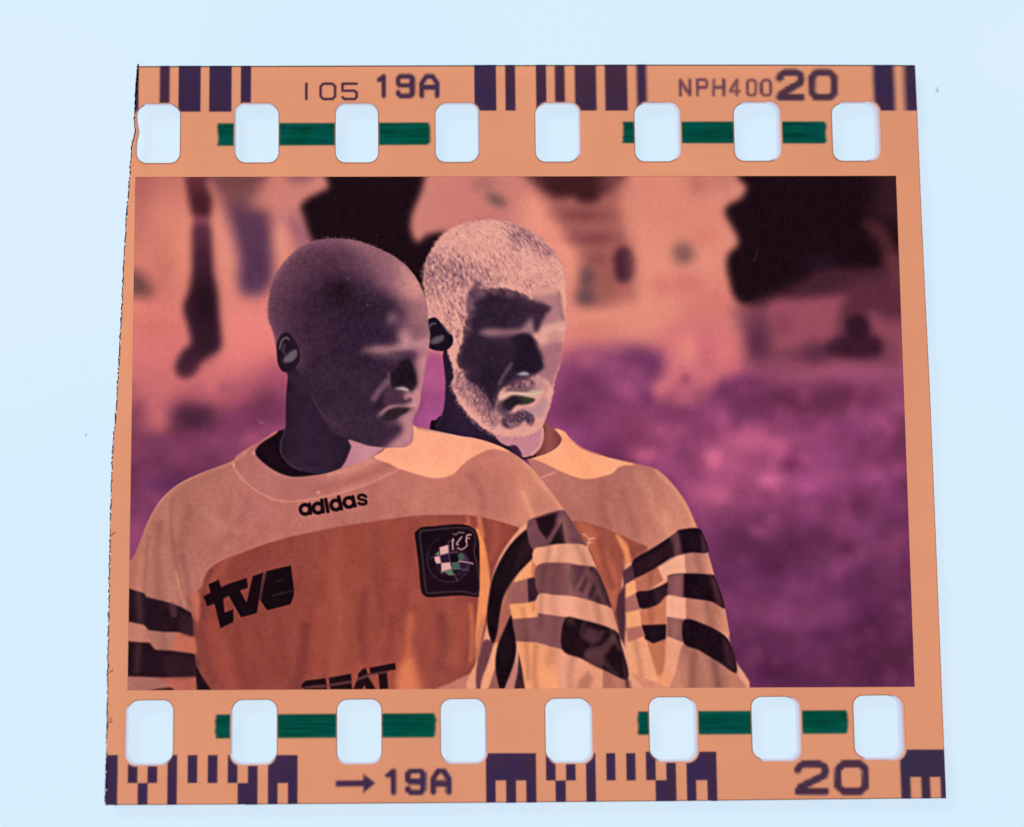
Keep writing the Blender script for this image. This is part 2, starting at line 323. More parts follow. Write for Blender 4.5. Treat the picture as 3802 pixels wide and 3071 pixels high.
def paint_back_person(k):
    U, V = k.U, k.V
    # shirt
    k.fill(fH([(430,250),(500,230),(600,180),(635,130),(590,70),(650,85),(690,130),(760,190),(900,240),(1100,285),(1220,320),(1310,400),(1400,520),
               (1470,680),(1520,780),(1570,970),(1620,1100),(1660,1330),(1700,1480),(1745,1700),(880,1700),(900,1200),(650,620),(480,360)]),
           lambda X, Y: ramp(X + .25*(Y-1900), [(2000,(182,112,100)), (2250,(172,104,94)), (2400,(186,116,100)), (2560,(206,134,112))]))
    sh = k.mask(fH([(640,470),(900,470),(1000,690),(1500,690),(1300,380),(1000,300),(760,380),(560,330)]), 30)
    k.fill(fH([(1270,560),(1320,640),(1350,720),(1290,740),(1250,640)]), (214,142,116), 14, .7)
    k.stroke(fH([(1220,330),(1310,420),(1400,550),(1465,690)]), 14, (222,148,116), 8, .6)
    k.fill(fH([(430,250),(500,232),(600,180),(640,130),(600,72),(650,85),(690,130),(760,190),(900,240),(1085,287),(1000,300),(950,342),(880,365),(790,379),(720,366),(620,326),(540,286),(480,262)]),
           (247,164,124), 2)
    k.stroke(fH([(690,140),(770,200),(900,246)]), 10, (232,146,116), 6, .6)
    k.fill(fH([(430,252),(480,262),(606,332),(530,372),(490,335)]), (180,112,104), 2)
    k.stroke(fH([(520,368),(560,352),(604,336)]), 6, (214,142,124), 1.5)
    # chest panel
    chest = fH([(700,640),(850,662),(960,705),(1080,758),(1168,802),(1080,865),(1025,935),(1000,1060),(985,1250),(930,1250),(840,900),(760,760)])
    k.fill(chest, (152,78,64), 2); cm = k.mask(chest)
    k.fill(fH([(740,650),(820,680),(900,800),(980,980),(960,1180),(900,1000),(800,800)]), (188,100,74), 16, .8, clip=cm)
    k.stroke(fH([(870,760),(900,900),(950,1040)]), 26, (134,66,58), 14, .7, clip=cm)
    k.fill(fH([(970,720),(1040,780),(1062,880),(1030,930),(1020,840)]), (232,142,96), 8, .95, clip=cm)
    k.fill(fH([(1060,800),(1160,800),(1080,862)]), (142,70,58), 6, clip=cm)
    for a in [[(768,716),(780,722),(792,732)],[(800,742),(815,746),(836,742)],[(812,748),(800,770),(796,800)],[(806,772),(822,768)]]:
        k.stroke(fH(a), 5, (226,156,142), 1.6)
    # sleeve
    k.fill(fH([(1020,940),(1075,880),(1200,800),(1360,692),(1475,682),(1520,780),(1570,970),(1620,1100),(1660,1330),(1700,1480),(1745,1700),(1000,1700),(1030,1400),(1000,1200)]), (226,154,128))
    D = (27,13,23)
    F = lambda p, c, f=2.0, a=1.0: k.fill(fH(p), c, f, a, smooth=len(p) > 6)
    F([(1390,835),(1535,826),(1575,968),(1400,962)], lambda X, Y: ramp(X, [(2540,(182,118,104)), (2610,(188,122,104)), (2640,(216,144,118))]))
    F([(1225,910),(1330,852),(1392,838),(1398,962),(1290,972),(1262,1004)], (238,168,140))
    F([(1075,985),(1225,915),(1262,1000),(1190,1050),(1095,1085)], (182,106,84)); F([(1028,1025),(1088,998),(1096,1072),(1028,1108)], (240,162,110))
    F([(1118,1180),(1220,1150),(1282,1088),(1278,1275),(1130,1280)], (196,114,86)); F([(1030,1195),(1110,1175),(1128,1290),(1040,1300)], (240,164,118))
    F([(1280,1088),(1404,1104),(1404,1240),(1280,1222)], (236,166,142))
    F([(1400,1104),(1560,1130),(1640,1172),(1672,1340),(1500,1268),(1400,1242)], lambda X, Y: ramp(X, [(2540,(178,112,98)), (2620,(190,124,106)), (2650,(176,108,92)), (2690,(206,136,108))]))
    F([(1040,1350),(1140,1320),(1230,1600),(1240,1720),(1040,1720)], (232,158,122), 4)
    F([(1275,1340),(1392,1385),(1330,1720),(1230,1720),(1260,1560)], (228,154,124), 4)
    F([(1160,1375),(1278,1365),(1272,1500),(1244,1650),(1215,1560)], (190,112,82), 4)
    F([(1225,1590),(1290,1560),(1320,1720),(1210,1720)], (234,154,108), 12, .8)
    F([(1388,1385),(1480,1428),(1600,1500),(1708,1572),(1760,1720),(1320,1720),(1340,1560)], lambda X, Y: ramp(X + 18*np.sin(Y/60.), [(2500,(196,128,108)), (2560,(166,106,92)), (2610,(178,116,98)), (2650,(150,96,86)), (2700,(194,124,104)), (2740,(184,118,100))]), 3)
    F([(1070,890),(1110,850),(1200,800),(1330,714),(1362,690),(1475,680),(1512,730),(1537,826),(1440,830),(1380,840),(1310,862),(1200,932),(1075,986)], D)
    F([(1300,736),(1355,700),(1380,838),(1330,852)], (82,48,60), 6, .9); F([(1080,900),(1250,790),(1330,760),(1330,850),(1200,925),(1080,975)], (46,22,33), 14, .8)
    F([(1490,700),(1515,740),(1540,826),(1500,828)], (78,40,50), 7, .8)
    F([(1012,945),(1070,903),(1087,992),(1018,1032)], (84,48,60))
    F([(1095,1078),(1180,1060),(1285,1012),(1294,970),(1390,958),(1540,964),(1582,990),(1638,1168),(1560,1132),(1400,1107),(1290,1088),(1225,1150),(1120,1172)], D)
    F([(1290,972),(1388,960),(1385,1106),(1284,1086)], (126,74,80), 5); F([(1540,965),(1582,990),(1638,1168),(1590,1145)], (74,38,48), 9, .8); F([(1210,1060),(1285,1020),(1285,1090),(1215,1150)], (60,32,42), 10, .7)
    F([(1025,1112),(1092,1080),(1118,1180),(1030,1198)], (164,100,92))
    F([(1128,1276),(1280,1270),(1278,1360),(1200,1388),(1150,1362)], D); F([(1284,1224),(1392,1240),(1384,1382),(1284,1342)], (134,82,82), 4)
    F([(1388,1244),(1500,1265),(1640,1340),(1692,1440),(1710,1568),(1600,1502),(1480,1430),(1388,1386)], D); F([(1620,1340),(1692,1440),(1712,1568),(1650,1530)], (62,32,42), 10, .8)
    F([(1030,1295),(1125,1280),(1150,1340),(1045,1380)], (176,108,96), 5)
    F([(985,1090),(1028,1020),(1030,1290),(1010,1500),(985,1300),(970,1200)], (72,40,50), 6)
    shirt2 = k.mask(fH([(430,250),(635,120),(690,130),(900,240),(1220,320),(1470,680),(1570,970),(1660,1330),(1745,1700),(880,1700),(900,1200),(650,620),(480,360)]), 3)
    folds(k, shirt2, [(fH(p), w, t, a) for p, w, t, a in [
        ([(1420,700),(1480,900),(1530,1150),(1580,1450)], 22, (40,18,24), .18), ([(1340,730),(1350,950),(1340,1200),(1320,1500)], 22, (255,200,160), .14), ([(1200,860),(1180,1050),(1190,1300)], 18, (50,20,24), .2), ([(1460,1400),(1440,1550),(1430,1690)], 20, (50,20,24), .2),
        ([(1570,1480),(1590,1600),(1610,1690)], 18, (50,20,24), .2), ([(1090,1380),(1120,1540),(1130,1690)], 18, (90,40,30), .2), ([(900,420),(880,560),(930,660)], 30, (60,26,28), .10), ([(1120,360),(1180,480),(1230,640)], 30, (255,200,165), .12), ([(1010,450),(1060,600),(1100,720)], 26, (60,26,28), .10)]], 4)
    soften(k, shirt2, 3.2, .75)
    k.C += ((vnoise(U, V, 4.4, 191)-.5)*9 + (fbm(U, V, 38, 193, 3, rot=1.3, stretch=2.2)-.5)*13)[..., None]*shirt2[..., None]
    # neck and collar
    k.fill(fK([(1450,1090),(1560,1175),(1650,1268),(1682,1340),(1620,1432),(1480,1512),(1300,1562),(1225,1575),(1200,1500),(1380,1250)]),
           lambda X, Y: ramp(X, [(1990,(110,54,56)), (2040,(146,78,76)), (2085,(118,60,60))]))
    k.fill(fK([(0,1090),(60,1075),(130,1030),(150,1250),(0,1240)]), (28,9,22), 2)
    neck = fK([(160,200),(178,480),(186,620),(168,900),(130,1030),(62,1150),(45,1300),(300,1330),(800,1450),(1100,1600),(1225,1570),(1300,1530),(1400,1430),(1448,1300),(1452,1150),(1300,800),(300,200)])
    k.fill(neck, lambda X, Y: ramp(X, [(1620,(34,22,40)), (1720,(46,28,52)), (1850,(40,24,44))])); nm = k.mask(neck)
    k.stroke(fK([(180,480),(186,620),(168,900),(130,1030),(62,1150)]), 8, (74,52,72), 4, .5, clip=nm)
    k.fill(fK([(820,1240),(1060,1280),(1300,1250),(1425,1150),(1446,1230),(1436,1330),(1395,1430),(1292,1530),(1210,1562),(1160,1530),(1130,1450),(1090,1405),(1020,1412),(950,1395),(870,1340)]),
           (192,128,140), 4, clip=nm)
    k.stroke(fK([(1440,1190),(1440,1300),(1396,1428),(1300,1522)]), 9, (220,150,148), 3, .9)
    k.fill(fK([(1020,1412),(1090,1405),(1170,1500),(1150,1560),(1080,1500)]), (64,36,62), 4, .9)
    k.stroke(fK([(1210,1568),(1270,1560),(1350,1540)]), 7, (40,14,26), 2)

    # head
    head = fC([(160,540),(175,480),(215,400),(270,310),(350,235),(450,185),(560,155),(700,143),(820,158),(950,200),(1060,260),(1150,330),(1220,410),(1265,500),(1290,590),(1300,700),(1302,830),(1298,920),(1302,990)]) \
         + fK([(1700,60),(1665,330),(1640,430),(1600,540),(1572,700),(1545,850),(1500,985),(1462,1080),(1430,1165),(1330,1240),(1200,1282),(1060,1292),(900,1275),(760,1232),(640,1150),(500,1020),(370,860),(300,720),(262,600),(290,460)]) \
         + fC([(330,1160),(250,1050),(190,930),(170,760),(158,650)])
    rough = k.mask(head, 6.5)
    st = fbm(U, V, 7.0, 201, 2, rot=1.15, stretch=2.6); st2 = vnoise(U, V, 4.6, 231, rot=1.0, stretch=2.4)
    edge_n = (vnoise(U, V, 5, 9, rot=1.2, stretch=1.8)-.5)*.9
    hm = np.clip(rough + edge_n*(rough*(1-rough))*4, 0, 1)
    base = np.array([224,160,147.])
    k.C[:] = k.C*(1-hm[..., None]) + base*hm[..., None]
    def hair(region_pts, feather, thr, col, amt, soft=.10, n=st):
        m = k.mask(region_pts, feather)*hm
        a = m*sstep((n-thr)/soft)*amt
        k.C[:] = k.C*(1-a[..., None]) + np.array(col, float)*a[..., None]
    full = fC([(100,100),(1350,100),(1350,800),(900,720),(620,700),(480,1000),(420,1140),(330,1140),(200,930),(100,700)])
    hair(full, 30, .46, (206,142,133), .6, .25, fbm(U, V, 40, 66, 2))
    hair(full, 20, .54, (180,123,124), .5, .25); hair(full, 20, .80, (122,80,92), .55, .14, st2)
    hair(full, 20, .70, (238,178,163), .55, .2, vnoise(U, V, 5, 777, rot=.9, stretch=2.4))
    dk = fC([(170,480),(330,430),(480,440),(560,500),(640,560),(720,600),(680,680),(560,640),(420,680),(330,700),(220,720),(170,640)])
    hair(fC([(300,260),(560,170),(780,190),(760,320),(560,420),(380,420),(280,380)]), 50, .35, (230,166,150), .6, .4); hair(fC([(960,420),(1200,440),(1290,600),(1280,720),(1100,640),(980,560)]), 50, .35, (230,168,152), .55, .4)
    hair(dk, 60, .28, (142,95,106), .75, .35); hair(dk, 46, .56, (98,63,82), .65, .2)
    dk2 = fC([(830,180),(960,210),(1100,300),(1180,400),(1120,420),(1000,350),(900,350),(850,270)])
    hair(dk2, 34, .2, (158,106,116), .85, .35); hair(dk2, 28, .58, (116,76,94), .55, .2)
    hair(fC([(620,420),(900,360),(960,520),(820,640),(640,640),(560,520)]), 60, .44, (172,114,116), .5, .25)
    hair(fC([(300,800),(440,720),(520,800),(500,1000),(430,1110),(360,1080),(340,950)]), 26, .44, (152,102,108), .6, .25); hair(fC([(300,850),(520,850),(480,1100),(380,1100)]), 22, .70, (96,62,78), .6, .16, st2)
    hair(fC([(1000,620),(1120,600),(1160,680),(1060,720),(960,680)]), 20, .56, (130,86,98), .5, .2, st2)
    crown = (1720, 850)
    hdir = lambda x, y: math.atan2(y-crown[1], x-crown[0])*.75 + .5
    hairm = k.mask(full, 8)*hm
    strands(k, hairm, 1500, hdir, (9, 24), [(240,182,166), (234,172,156), (226,164,150)], .6, 21, hm)
    strands(k, hairm, 700, hdir, (7, 17), [(150,102,112), (128,84,98), (168,116,120)], .5, 22, hm)
    strands(k, np.maximum(k.mask(dk, 40), k.mask(dk2, 26))*hm, 700, hdir, (8, 20), [(112,72,90), (92,58,78), (134,90,104)], .6, 23, hm)
    rimm = np.exp(-(poly_sd_field(k, head)/5)**2)*(V < 1150)
    strands(k, rimm, 420, hdir, (7, 16), [(214,152,140), (200,140,132), (150,104,110)], .5, 24)
    # dark lit side of the face
    dark = (40,25,43)
    face = fC([(590,716),(680,704),(800,704),(900,724),(985,765),(1050,792),(1130,812),(1192,846),(1160,900),(1125,960),(1085,1030)]) \
         + fK([(1130,40),(1330,40),(1420,180),(1462,310),(1466,400),(1400,460),(1320,510),(1200,560),(1050,600),(900,680),(840,820),(800,960),(700,900),(600,760),(470,600),(400,430),(340,300)]) \
         + fC([(470,1130),(492,1000),(520,900),(560,790),(530,740)])
    fm = k.mask(face, 10)*hm
    jit = np.clip(fm + (st2-.5)*2.2*fm*(1-fm)*4*.6, 0, 1)
    c = ramp(U, [(1700,(56,36,54)), (1800,(40,25,43)), (1950,(48,31,50)), (2050,(64,43,61))]) + ((fbm(U, V, 60, 301, 3)-.5)*16)[..., None]
    k.C[:] = k.C*(1-jit[..., None]) + c*jit[..., None]
    P = lambda f, p, col, ft=3.0, a=1.0: k.fill(f(p), col, ft, a, clip=hm)
    strands(k, k.mask(fC([(580,700),(800,690),(1000,760),(1060,800),(900,750),(620,740),(540,900),(500,1060),(480,1000),(540,780)]), 8)*hm, 330, lambda x, y: 1.1 if x > 1760 else .5, (9, 22), [(224,164,150), (170,120,126), (60,38,56)], .6, 25, hm)
    P(fC, [(520,720),(600,640),(610,720),(560,800),(520,900),(500,840)], (84,56,78), 12, .8)
    P(fC, [(850,770),(1000,790),(1140,830),(1100,850),(960,830)], (62,40,58), 10, .9)
    P(fC, [(900,860),(1060,840),(1150,850),(1060,900),(960,950)], (54,34,52), 14, .8)
    # forehead edge and brow
    P(fC, [(1040,735),(1140,742),(1250,722),(1262,830),(1285,930),(1302,985),(1200,990),(1110,1010),(1135,930),(1195,848),(1110,800),(1050,785)], (174,120,126), 6)
    P(fC, [(1060,700),(1150,690),(1250,700),(1250,730),(1140,752),(1050,760)], (214,150,138), 8, .8)
    k.stroke(fC([(1252,730),(1262,830),(1280,920),(1300,985)]), 7, (116,72,86), 3, .8, clip=hm)
    P(fC, [(1258,640),(1310,640),(1310,990),(1280,880),(1265,800)], (228,160,142), 4, .9)
    P(fC, [(1090,1020),(1170,985),(1300,960),(1310,1040),(1150,1060)], (220,160,148), 7, .95)
    P(fC, [(620,1045),(700,1022),(820,1030),(940,1020),(1000,960),(1035,948),(1052,1040),(990,1062),(860,1080),(720,1088),(645,1070)], (178,126,132), 16, .9)
    P(fC, [(1040,960),(1060,940),(1090,1000),(1070,1050)], (48,30,48), 5, .9)
    k.stroke(fC([(680,1075),(800,1066),(900,1062)]), 7, (92,60,78), 4, .7, clip=hm)
    # eye hollow and far cheek
    P(fK, [(760,30),(950,10),(1080,20),(1060,90),(960,120),(820,110)], (56,37,54), 14, .8)
    P(fK, [(1500,-20),(1690,-60),(1680,120),(1560,140)], (196,136,136), 10, .8)
    P(fK, [(1440,120),(1700,80),(1668,330),(1640,430),(1592,560),(1565,650),(1500,565),(1400,512),(1468,400),(1446,300)], (166,108,120), 7)
    P(fK, [(1600,480),(1648,420),(1580,760),(1556,820),(1560,660)], (224,152,148), 5, .9)
    core = k.mask(face, 6)*hm; skin = np.maximum(core, k.mask(fC([(1040,735),(1250,722),(1302,985)]) + fK([(1700,80),(1668,330),(1592,560),(1500,565),(1400,512)]), 6)*hm)
    soften(k, skin, 9, .9)
    # nose
    P(fK, [(1040,60),(1120,-30),(1300,-20),(1345,120),(1436,300),(1450,390),(1400,450),(1290,492),(1200,456),(1130,482),(1062,430),(1060,300),(1120,150)], (34,22,38), 12)
    k.stroke(fK([(1440,300),(1466,395),(1400,465),(1310,502)]), 6, (146,102,114), 3, .8, clip=hm)
    P(fK, [(1112,492),(1160,466),(1212,458),(1275,486),(1230,497)], (206,190,196), 2.5)
    k.stroke(fK([(1040,350),(950,480),(880,610)]), 9, (122,86,104), 5, .9, clip=hm)
    soften(k, skin*sstep((V-1250)/40), 5, .8)
    k.C += ((vnoise(U, V, 5, 153)-.5)*8)[..., None]*skin[..., None]
    # beard
    beard = fK([(1300,515),(1400,515),(1500,566),(1545,660),(1560,780),(1512,955),(1470,1070),(1420,1172),(1300,1262),(1060,1296),(850,1268),(700,1195),(560,1085),(440,955),(350,825),(285,700),(258,600),(280,480),(310,430),
                (420,430),(470,560),(600,640),(740,820),(800,960),(900,1150),(1080,1160),(1190,1060),(1320,1010),(1340,900),(1420,800),(1440,690),(1340,600)])
    bm = k.mask(beard, 7)*hm
    nz = .6*st + .4*st2
    dist_edge = np.clip(-poly_sd_field(k, head)/60, 0, 1)
    light = sstep((nz - .18 - .30*dist_edge)/.34)
    a = bm*(.35 + .62*light)
    bc = ramp(dist_edge, [(0,(226,158,146)), (.45,(212,146,138)), (1,(160,108,118))])
    k.C[:] = k.C*(1-a[..., None]) + bc*a[..., None]
    side = fK([(260,480),(430,430),(500,570),(640,660),(760,850),(840,980),(900,1120),(760,1120),(600,960),(420,760),(310,640)])
    a = k.mask(side, 20)*hm*sstep((nz-.30)/.35)*.7
    k.C[:] = k.C*(1-a[..., None]) + np.array([138,92,108.])*a[..., None]
    a = k.mask(side, 20)*hm*sstep((.42-st2)/.3)*.6
    k.C[:] = k.C*(1-a[..., None]) + np.array([66,42,62.])*a[..., None]
    bdir = lambda x, y: 2.1 if x < 1900 else 1.5
    strands(k, bm*(1-.5*dist_edge), 900, bdir, (7, 18), [(236,174,160), (228,164,152), (212,148,142)], .55, 31, hm)
    strands(k, k.mask(side, 18)*hm, 520, bdir, (7, 16), [(78,50,70), (96,64,82), (176,122,128)], .55, 32, hm)
    strands(k, np.exp(-(poly_sd_field(k, head)/5)**2)*(V > 1420)*(U < 2030), 260, lambda x, y: 2.3, (7, 15), [(222,160,150), (160,112,120)], .5, 33)
    # moustache, mouth, chin
    P(fK, [(950,720),(1010,640),(1120,570),(1300,545),(1420,560),(1500,640),(1480,720),(1300,720),(1100,715)], (190,130,132), 12, .8)
    mm = k.mask(fK([(1000,610),(1120,535),(1290,550),(1340,640),(1200,660),(1050,700),(950,690)]), 7)*hm*(.45+.55*sstep((st2-.35)/.25))
    k.C[:] = k.C*(1-mm[..., None]) + np.array([78,50,70.])*mm[..., None]
    P(fK, [(1210,590),(1260,560),(1290,600),(1270,640),(1230,640)], (196,132,136), 4, .8)
    P(fK, [(1010,700),(1100,668),(1200,650),(1330,655),(1440,680),(1300,705),(1180,716)], (118,86,92), 4, .9)
    P(fK, [(1300,680),(1440,660),(1470,700),(1330,720),(1260,715)], (196,160,148), 4, .8)
    P(fK, [(905,860),(980,795),(1060,757),(1150,765),(1260,788),(1335,810),(1285,850),(1200,868),(1100,890),(1020,960),(920,950)], (40,27,38), 7)
    P(fK, [(1090,762),(1330,806),(1275,862),(1150,880),(1180,825)], (50,56,40), 5, .9)
    P(fK, [(850,850),(900,800),(940,900),(1020,970),(1080,1010),(960,1050),(880,1000),(830,920)], (84,56,76), 14, .9)
    P(fK, [(1120,945),(1180,908),(1290,902),(1400,840),(1450,770),(1510,850),(1472,985),(1400,1045),(1300,1000),(1230,955)], (186,136,142), 10, .95)
    k.stroke(fK([(885,812),(940,758),(1040,730),(1200,737),(1330,736),(1445,714)]), 6.5, (214,190,168), 3, .95, clip=hm)
    P(fK, [(1180,742),(1330,740),(1430,722),(1340,766),(1250,770)], (200,178,158), 4, .8)
    ch = k.mask(fK([(1050,1010),(1120,960),(1200,950),(1290,990),(1335,1060),(1305,1140),(1240,1130),(1210,1080),(1160,1120),(1080,1175),(970,1180),(890,1090),(960,1030)]), 7)*hm*(.55+.45*sstep((st2-.3)/.3))
    k.C[:] = k.C*(1-ch[..., None]) + np.array([72,48,70.])*ch[..., None]
    low_face = k.mask(fK([(820,520),(1560,500),(1560,1000),(1300,1290),(900,1280),(800,900)]), 20)*hm
    soften(k, low_face, 4, .7)
    # ear
    k.fill(fC([(186,965),(212,936),(258,934),(305,985),(350,1045),(392,1085),(388,1150),(330,1200),(230,1190),(185,1150),(205,1095),(190,1030)]), (27,17,30), 3)
    k.stroke(fC([(205,1010),(218,985),(250,980)]), 7, (92,76,90), 4, .9)
    k.fill(fC([(215,1140),(230,1100),(310,1072),(318,1112),(270,1140)]), (98,82,95), 6, .9)
    k.stroke(fC([(310,985),(345,1030),(375,1065)]), 6, (110,80,98), 3, .8)

def sample(k, m, n, rs):
    w = m.ravel(); idx = rs.choice(len(w), n, p=w/w.sum())
    return k.U.ravel()[idx] + rs.uniform(-1, 1, n), k.V.ravel()[idx] + rs.uniform(-1, 1, n)

def strands(k, m, n, direction, length, cols, alpha, seed, clip=None, width=1.6):
    if m.max() < .01: return
    rs = np.random.RandomState(seed); X, Y = sample(k, m, n, rs)
    for x, y in zip(X, Y):
        a = direction(x, y) + rs.normal(0, .28); L = rs.uniform(*length); b = a + rs.uniform(-.25, .25)
        p = [(x, y), (x + .5*L*math.cos(a), y + .5*L*math.sin(a)), (x + .5*L*(math.cos(a)+math.cos(b)), y + .5*L*(math.sin(a)+math.sin(b)))]
        k.stroke(p, width*rs.uniform(.6, 1.3), cols[rs.randint(len(cols))], 1.6, alpha*rs.uniform(.5, 1.0), smooth=False, clip=clip)

def folds(k, clip, lines, seed):
    rs = np.random.RandomState(seed)
    for pts, w, tone, a in lines:
        k.stroke(pts, w, tone, w*.7, a, clip=clip)

def poly_sd_field(k, pts):
    p = spline(pts); out = np.full(k.U.shape, 1e3); s = k.box(p, 10)
    out[s] = poly_sd(k.U[s], k.V[s], p); return out

def paint_front_person(k):
    U, V = k.U, k.V
    D = (26,13,21)
    body = fF([(60,1000),(120,930),(150,900),(180,830),(215,740),(260,640),(330,540),(430,460),(560,400),(720,340),(760,300),(840,250),(880,230),(940,190),(1030,150)]) \
         + [(1300,1560),(1500,1560)] + fG([(840,125)]) \
         + fH([(0,112),(100,127),(200,155),(300,198),(400,262),(480,340),(560,440),(650,562),(690,620),(740,700),(790,790),(840,900),(900,1030),(940,1150),(980,1300),(1030,1430),(1062,1560),(1070,1720)]) \
         + fF([(60,1760)])
    bmask = k.mask(body, 2.2)
    s = k.box(body, 5)
    tone = ramp(U + .2*(V-1800), [(450,(184,118,100)), (700,(166,104,92)), (1000,(176,104,98)), (1400,(174,104,94)), (1800,(190,116,102)), (2000,(198,126,108)), (2150,(206,134,110))])
    tone = tone + np.array([5, 4, 3]) + ((fbm(U, V, 70, 91, 3)-.5)*10 + (vnoise(U, V, 5, 93)-.5)*7)[..., None]
    k.C[:] = k.C*(1-bmask[..., None]) + tone*bmask[..., None]
    P = lambda f, p, col, ft=2.0, a=1.0, sm=True: k.fill(f(p), col, ft, a, smooth=sm, clip=bmask)
    S = lambda f, p, w, col, ft=2.0, a=1.0: k.stroke(f(p), w, col, ft, a, clip=bmask)
    S(fF, [(1030,150),(940,190),(840,250),(740,335),(560,405),(430,465),(330,545),(260,645),(215,745)], 8, (210,136,116), 4, .6)
    S(fF, [(380,560),(370,700),(390,860),(410,1000),(440,1180)], 14, (146,88,80), 9, .6); S(fF, [(400,980),(425,1100),(450,1190)], 10, (206,138,116), 5, .7)
    S(fF, [(240,780),(222,920),(215,1090)], 14, (152,92,82), 9, .6); S(fF, [(330,860),(350,1000),(390,1150)], 36, (186,120,104), 16, .6)
    P(fF, [(120,930),(180,830),(215,900),(205,1100),(110,1080)], (176,110,92), 16, .7)
    P(fH, [(340,330),(400,420),(440,560),(420,640),(370,560)], (210,136,112), 20, .6); S(fH, [(420,280),(520,420),(640,570)], 14, (226,152,120), 8, .6)
    S(fH, [(400,460),(440,560),(470,630)], 18, (226,152,124), 9, .7); P(fH, [(480,420),(560,480),(610,570),(520,590),(470,540)], (186,118,102), 16, .6)
    P(fG, [(1150,380),(1300,350),(1420,420),(1420,660),(1200,640),(1100,500)], (176,104,94), 40, .5)
    # chest panel
    chest = fF([(545,1070),(560,1020),(600,960),(680,910),(800,865),(950,810),(1100,768)]) \
          + fG([(160,770),(400,720),(600,690),(850,655),(1050,650),(1200,655),(1330,685)]) \
          + fH([(330,663),(375,690),(290,800),(230,920),(190,1080),(180,1240),(160,1350),(125,1480),(118,1600),(118,1720)]) \
          + fF([(620,1720),(560,1610),(520,1490),(505,1350),(500,1200),(472,1160),(478,1118)])
    cm = k.mask(chest, 2.2)*bmask
    ct = ramp(U, [(650,(158,80,66)), (760,(136,62,56)), (1000,(132,60,56)), (1250,(142,66,58)), (1500,(146,68,60)), (1700,(138,64,58)), (1850,(128,58,54))])
    ct = ct + np.array([6, 5, 2]) + ((fbm(U, V, 60, 51, 3, rot=1.5, stretch=3)-.5)*14*sstep((V-1950)/350))[..., None]*np.array([1, .6, .5]) + ((vnoise(U, V, 5, 53)-.5)*7)[..., None]
    k.C[:] = k.C*(1-cm[..., None]) + ct*cm[..., None]
    def Q(f, p, col, ft=10, a=.7): k.fill(f(p), col, ft, a, clip=cm)
    def T(f, p, w, col, ft=10, a=.7): k.stroke(f(p), w, col, ft, a, clip=cm)
    S(fF, [(478,1118),(545,1070),(560,1020),(600,958),(680,908),(800,862),(950,808),(1100,764)], 6, (206,124,104), 3, .6)
    T(fF, [(700,920),(640,1000),(590,1080)], 30, (160,80,68), 14, .7); T(fF, [(600,980),(570,1100),(560,1250)], 20, (118,54,52), 10, .6)
    Q(fF, [(472,1130),(530,1100),(540,1200),(525,1330),(505,1220)], (198,112,90), 8, .8)
    T(fF, [(530,1300),(560,1450),(620,1620)], 36, (124,58,54), 16, .6); T(fF, [(620,1300),(660,1450),(720,1650)], 50, (162,78,66), 24, .6)
    T(fG, [(160,1660),(190,1500),(210,1300)], 34, (118,52,52), 18, .7); T(fG, [(290,1560),(280,1400),(300,1200)], 40, (162,76,66), 20, .6)
    T(fG, [(560,1100),(540,1300),(560,1480)], 34, (122,54,54), 18, .55); T(fG, [(720,1250),(700,1400),(690,1500)], 30, (130,58,54), 16, .5)
    Q(fG, [(810,1240),(850,1260),(830,1380),(850,1480),(900,1690),(750,1690),(770,1540),(800,1400)], (198,104,76), 24, .85)
    Q(fG, [(760,1560),(830,1500),(860,1690),(760,1690)], (224,132,90), 22, .7)
    T(fG, [(900,1350),(930,1480),(990,1600)], 40, (152,74,64), 18, .6); T(fG, [(1010,1260),(1030,1420),(1000,1540)], 44, (120,56,54), 22, .6); T(fG, [(1130,1200),(1110,1380),(1090,1520)], 40, (166,80,64), 20, .6)
    T(fG, [(1180,1180),(1190,1350),(1180,1500)], 18, (206,116,80), 8, .6)
    Q(fG, [(1210,725),(1250,780),(1275,880),(1292,1000),(1287,1150),(1262,1280),(1222,1440),(1208,1350),(1228,1100),(1232,900)], (234,142,88), 4, .95)
    Q(fG, [(1225,1300),(1262,1250),(1225,1480),(1210,1560),(1205,1400)], (200,122,92), 6, .8)
    T(fG, [(1160,665),(1170,700),(1150,705)], 14, (190,98,78), 5, .8); T(fG, [(1228,665),(1238,720),(1250,770)], 18, (212,120,86), 7, .8)
    Q(fG, [(1270,690),(1420,700),(1420,800),(1320,960),(1295,1000),(1280,850)], (144,68,58), 10, .8); T(fG, [(1330,700),(1330,800),(1300,900)], 26, (164,80,66), 12, .7)
    Q(fG, [(960,1690),(1050,1640),(1220,1575),(1240,1700)], (192,120,106), 3, .95)
    # left sleeve
    P(fF, [(60,1262),(215,1298),(245,1395),(60,1400)], (186,118,102)); P(fF, [(232,1320),(416,1335),(396,1445),(290,1445),(258,1402)], (172,112,98))
    P(fF, [(414,1335),(502,1358),(512,1470),(388,1450)], (192,106,86)); P(fF, [(60,1590),(300,1585),(352,1640),(352,1720),(60,1720)], (166,106,98))
    P(fF, [(310,1605),(350,1640),(352,1720),(540,1720),(527,1595)], (178,94,80))
    P(fF, [(60,1062),(118,1080),(214,1110),(228,1132),(330,1156),(430,1190),(490,1225),(500,1280),(502,1362),(415,1337),(330,1337),(240,1326),(213,1296),(60,1262)], (36,18,28), sm=False)
    P(fF, [(360,1170),(400,1185),(405,1240),(375,1250)], (78,46,58), 7, .9); P(fF, [(430,1230),(500,1260),(502,1362),(420,1330)], (58,32,42), 12, .7)
    P(fF, [(60,1388),(245,1400),(276,1440),(380,1447),(510,1466),(527,1597),(310,1604),(60,1594)], (36,17,27), sm=False)
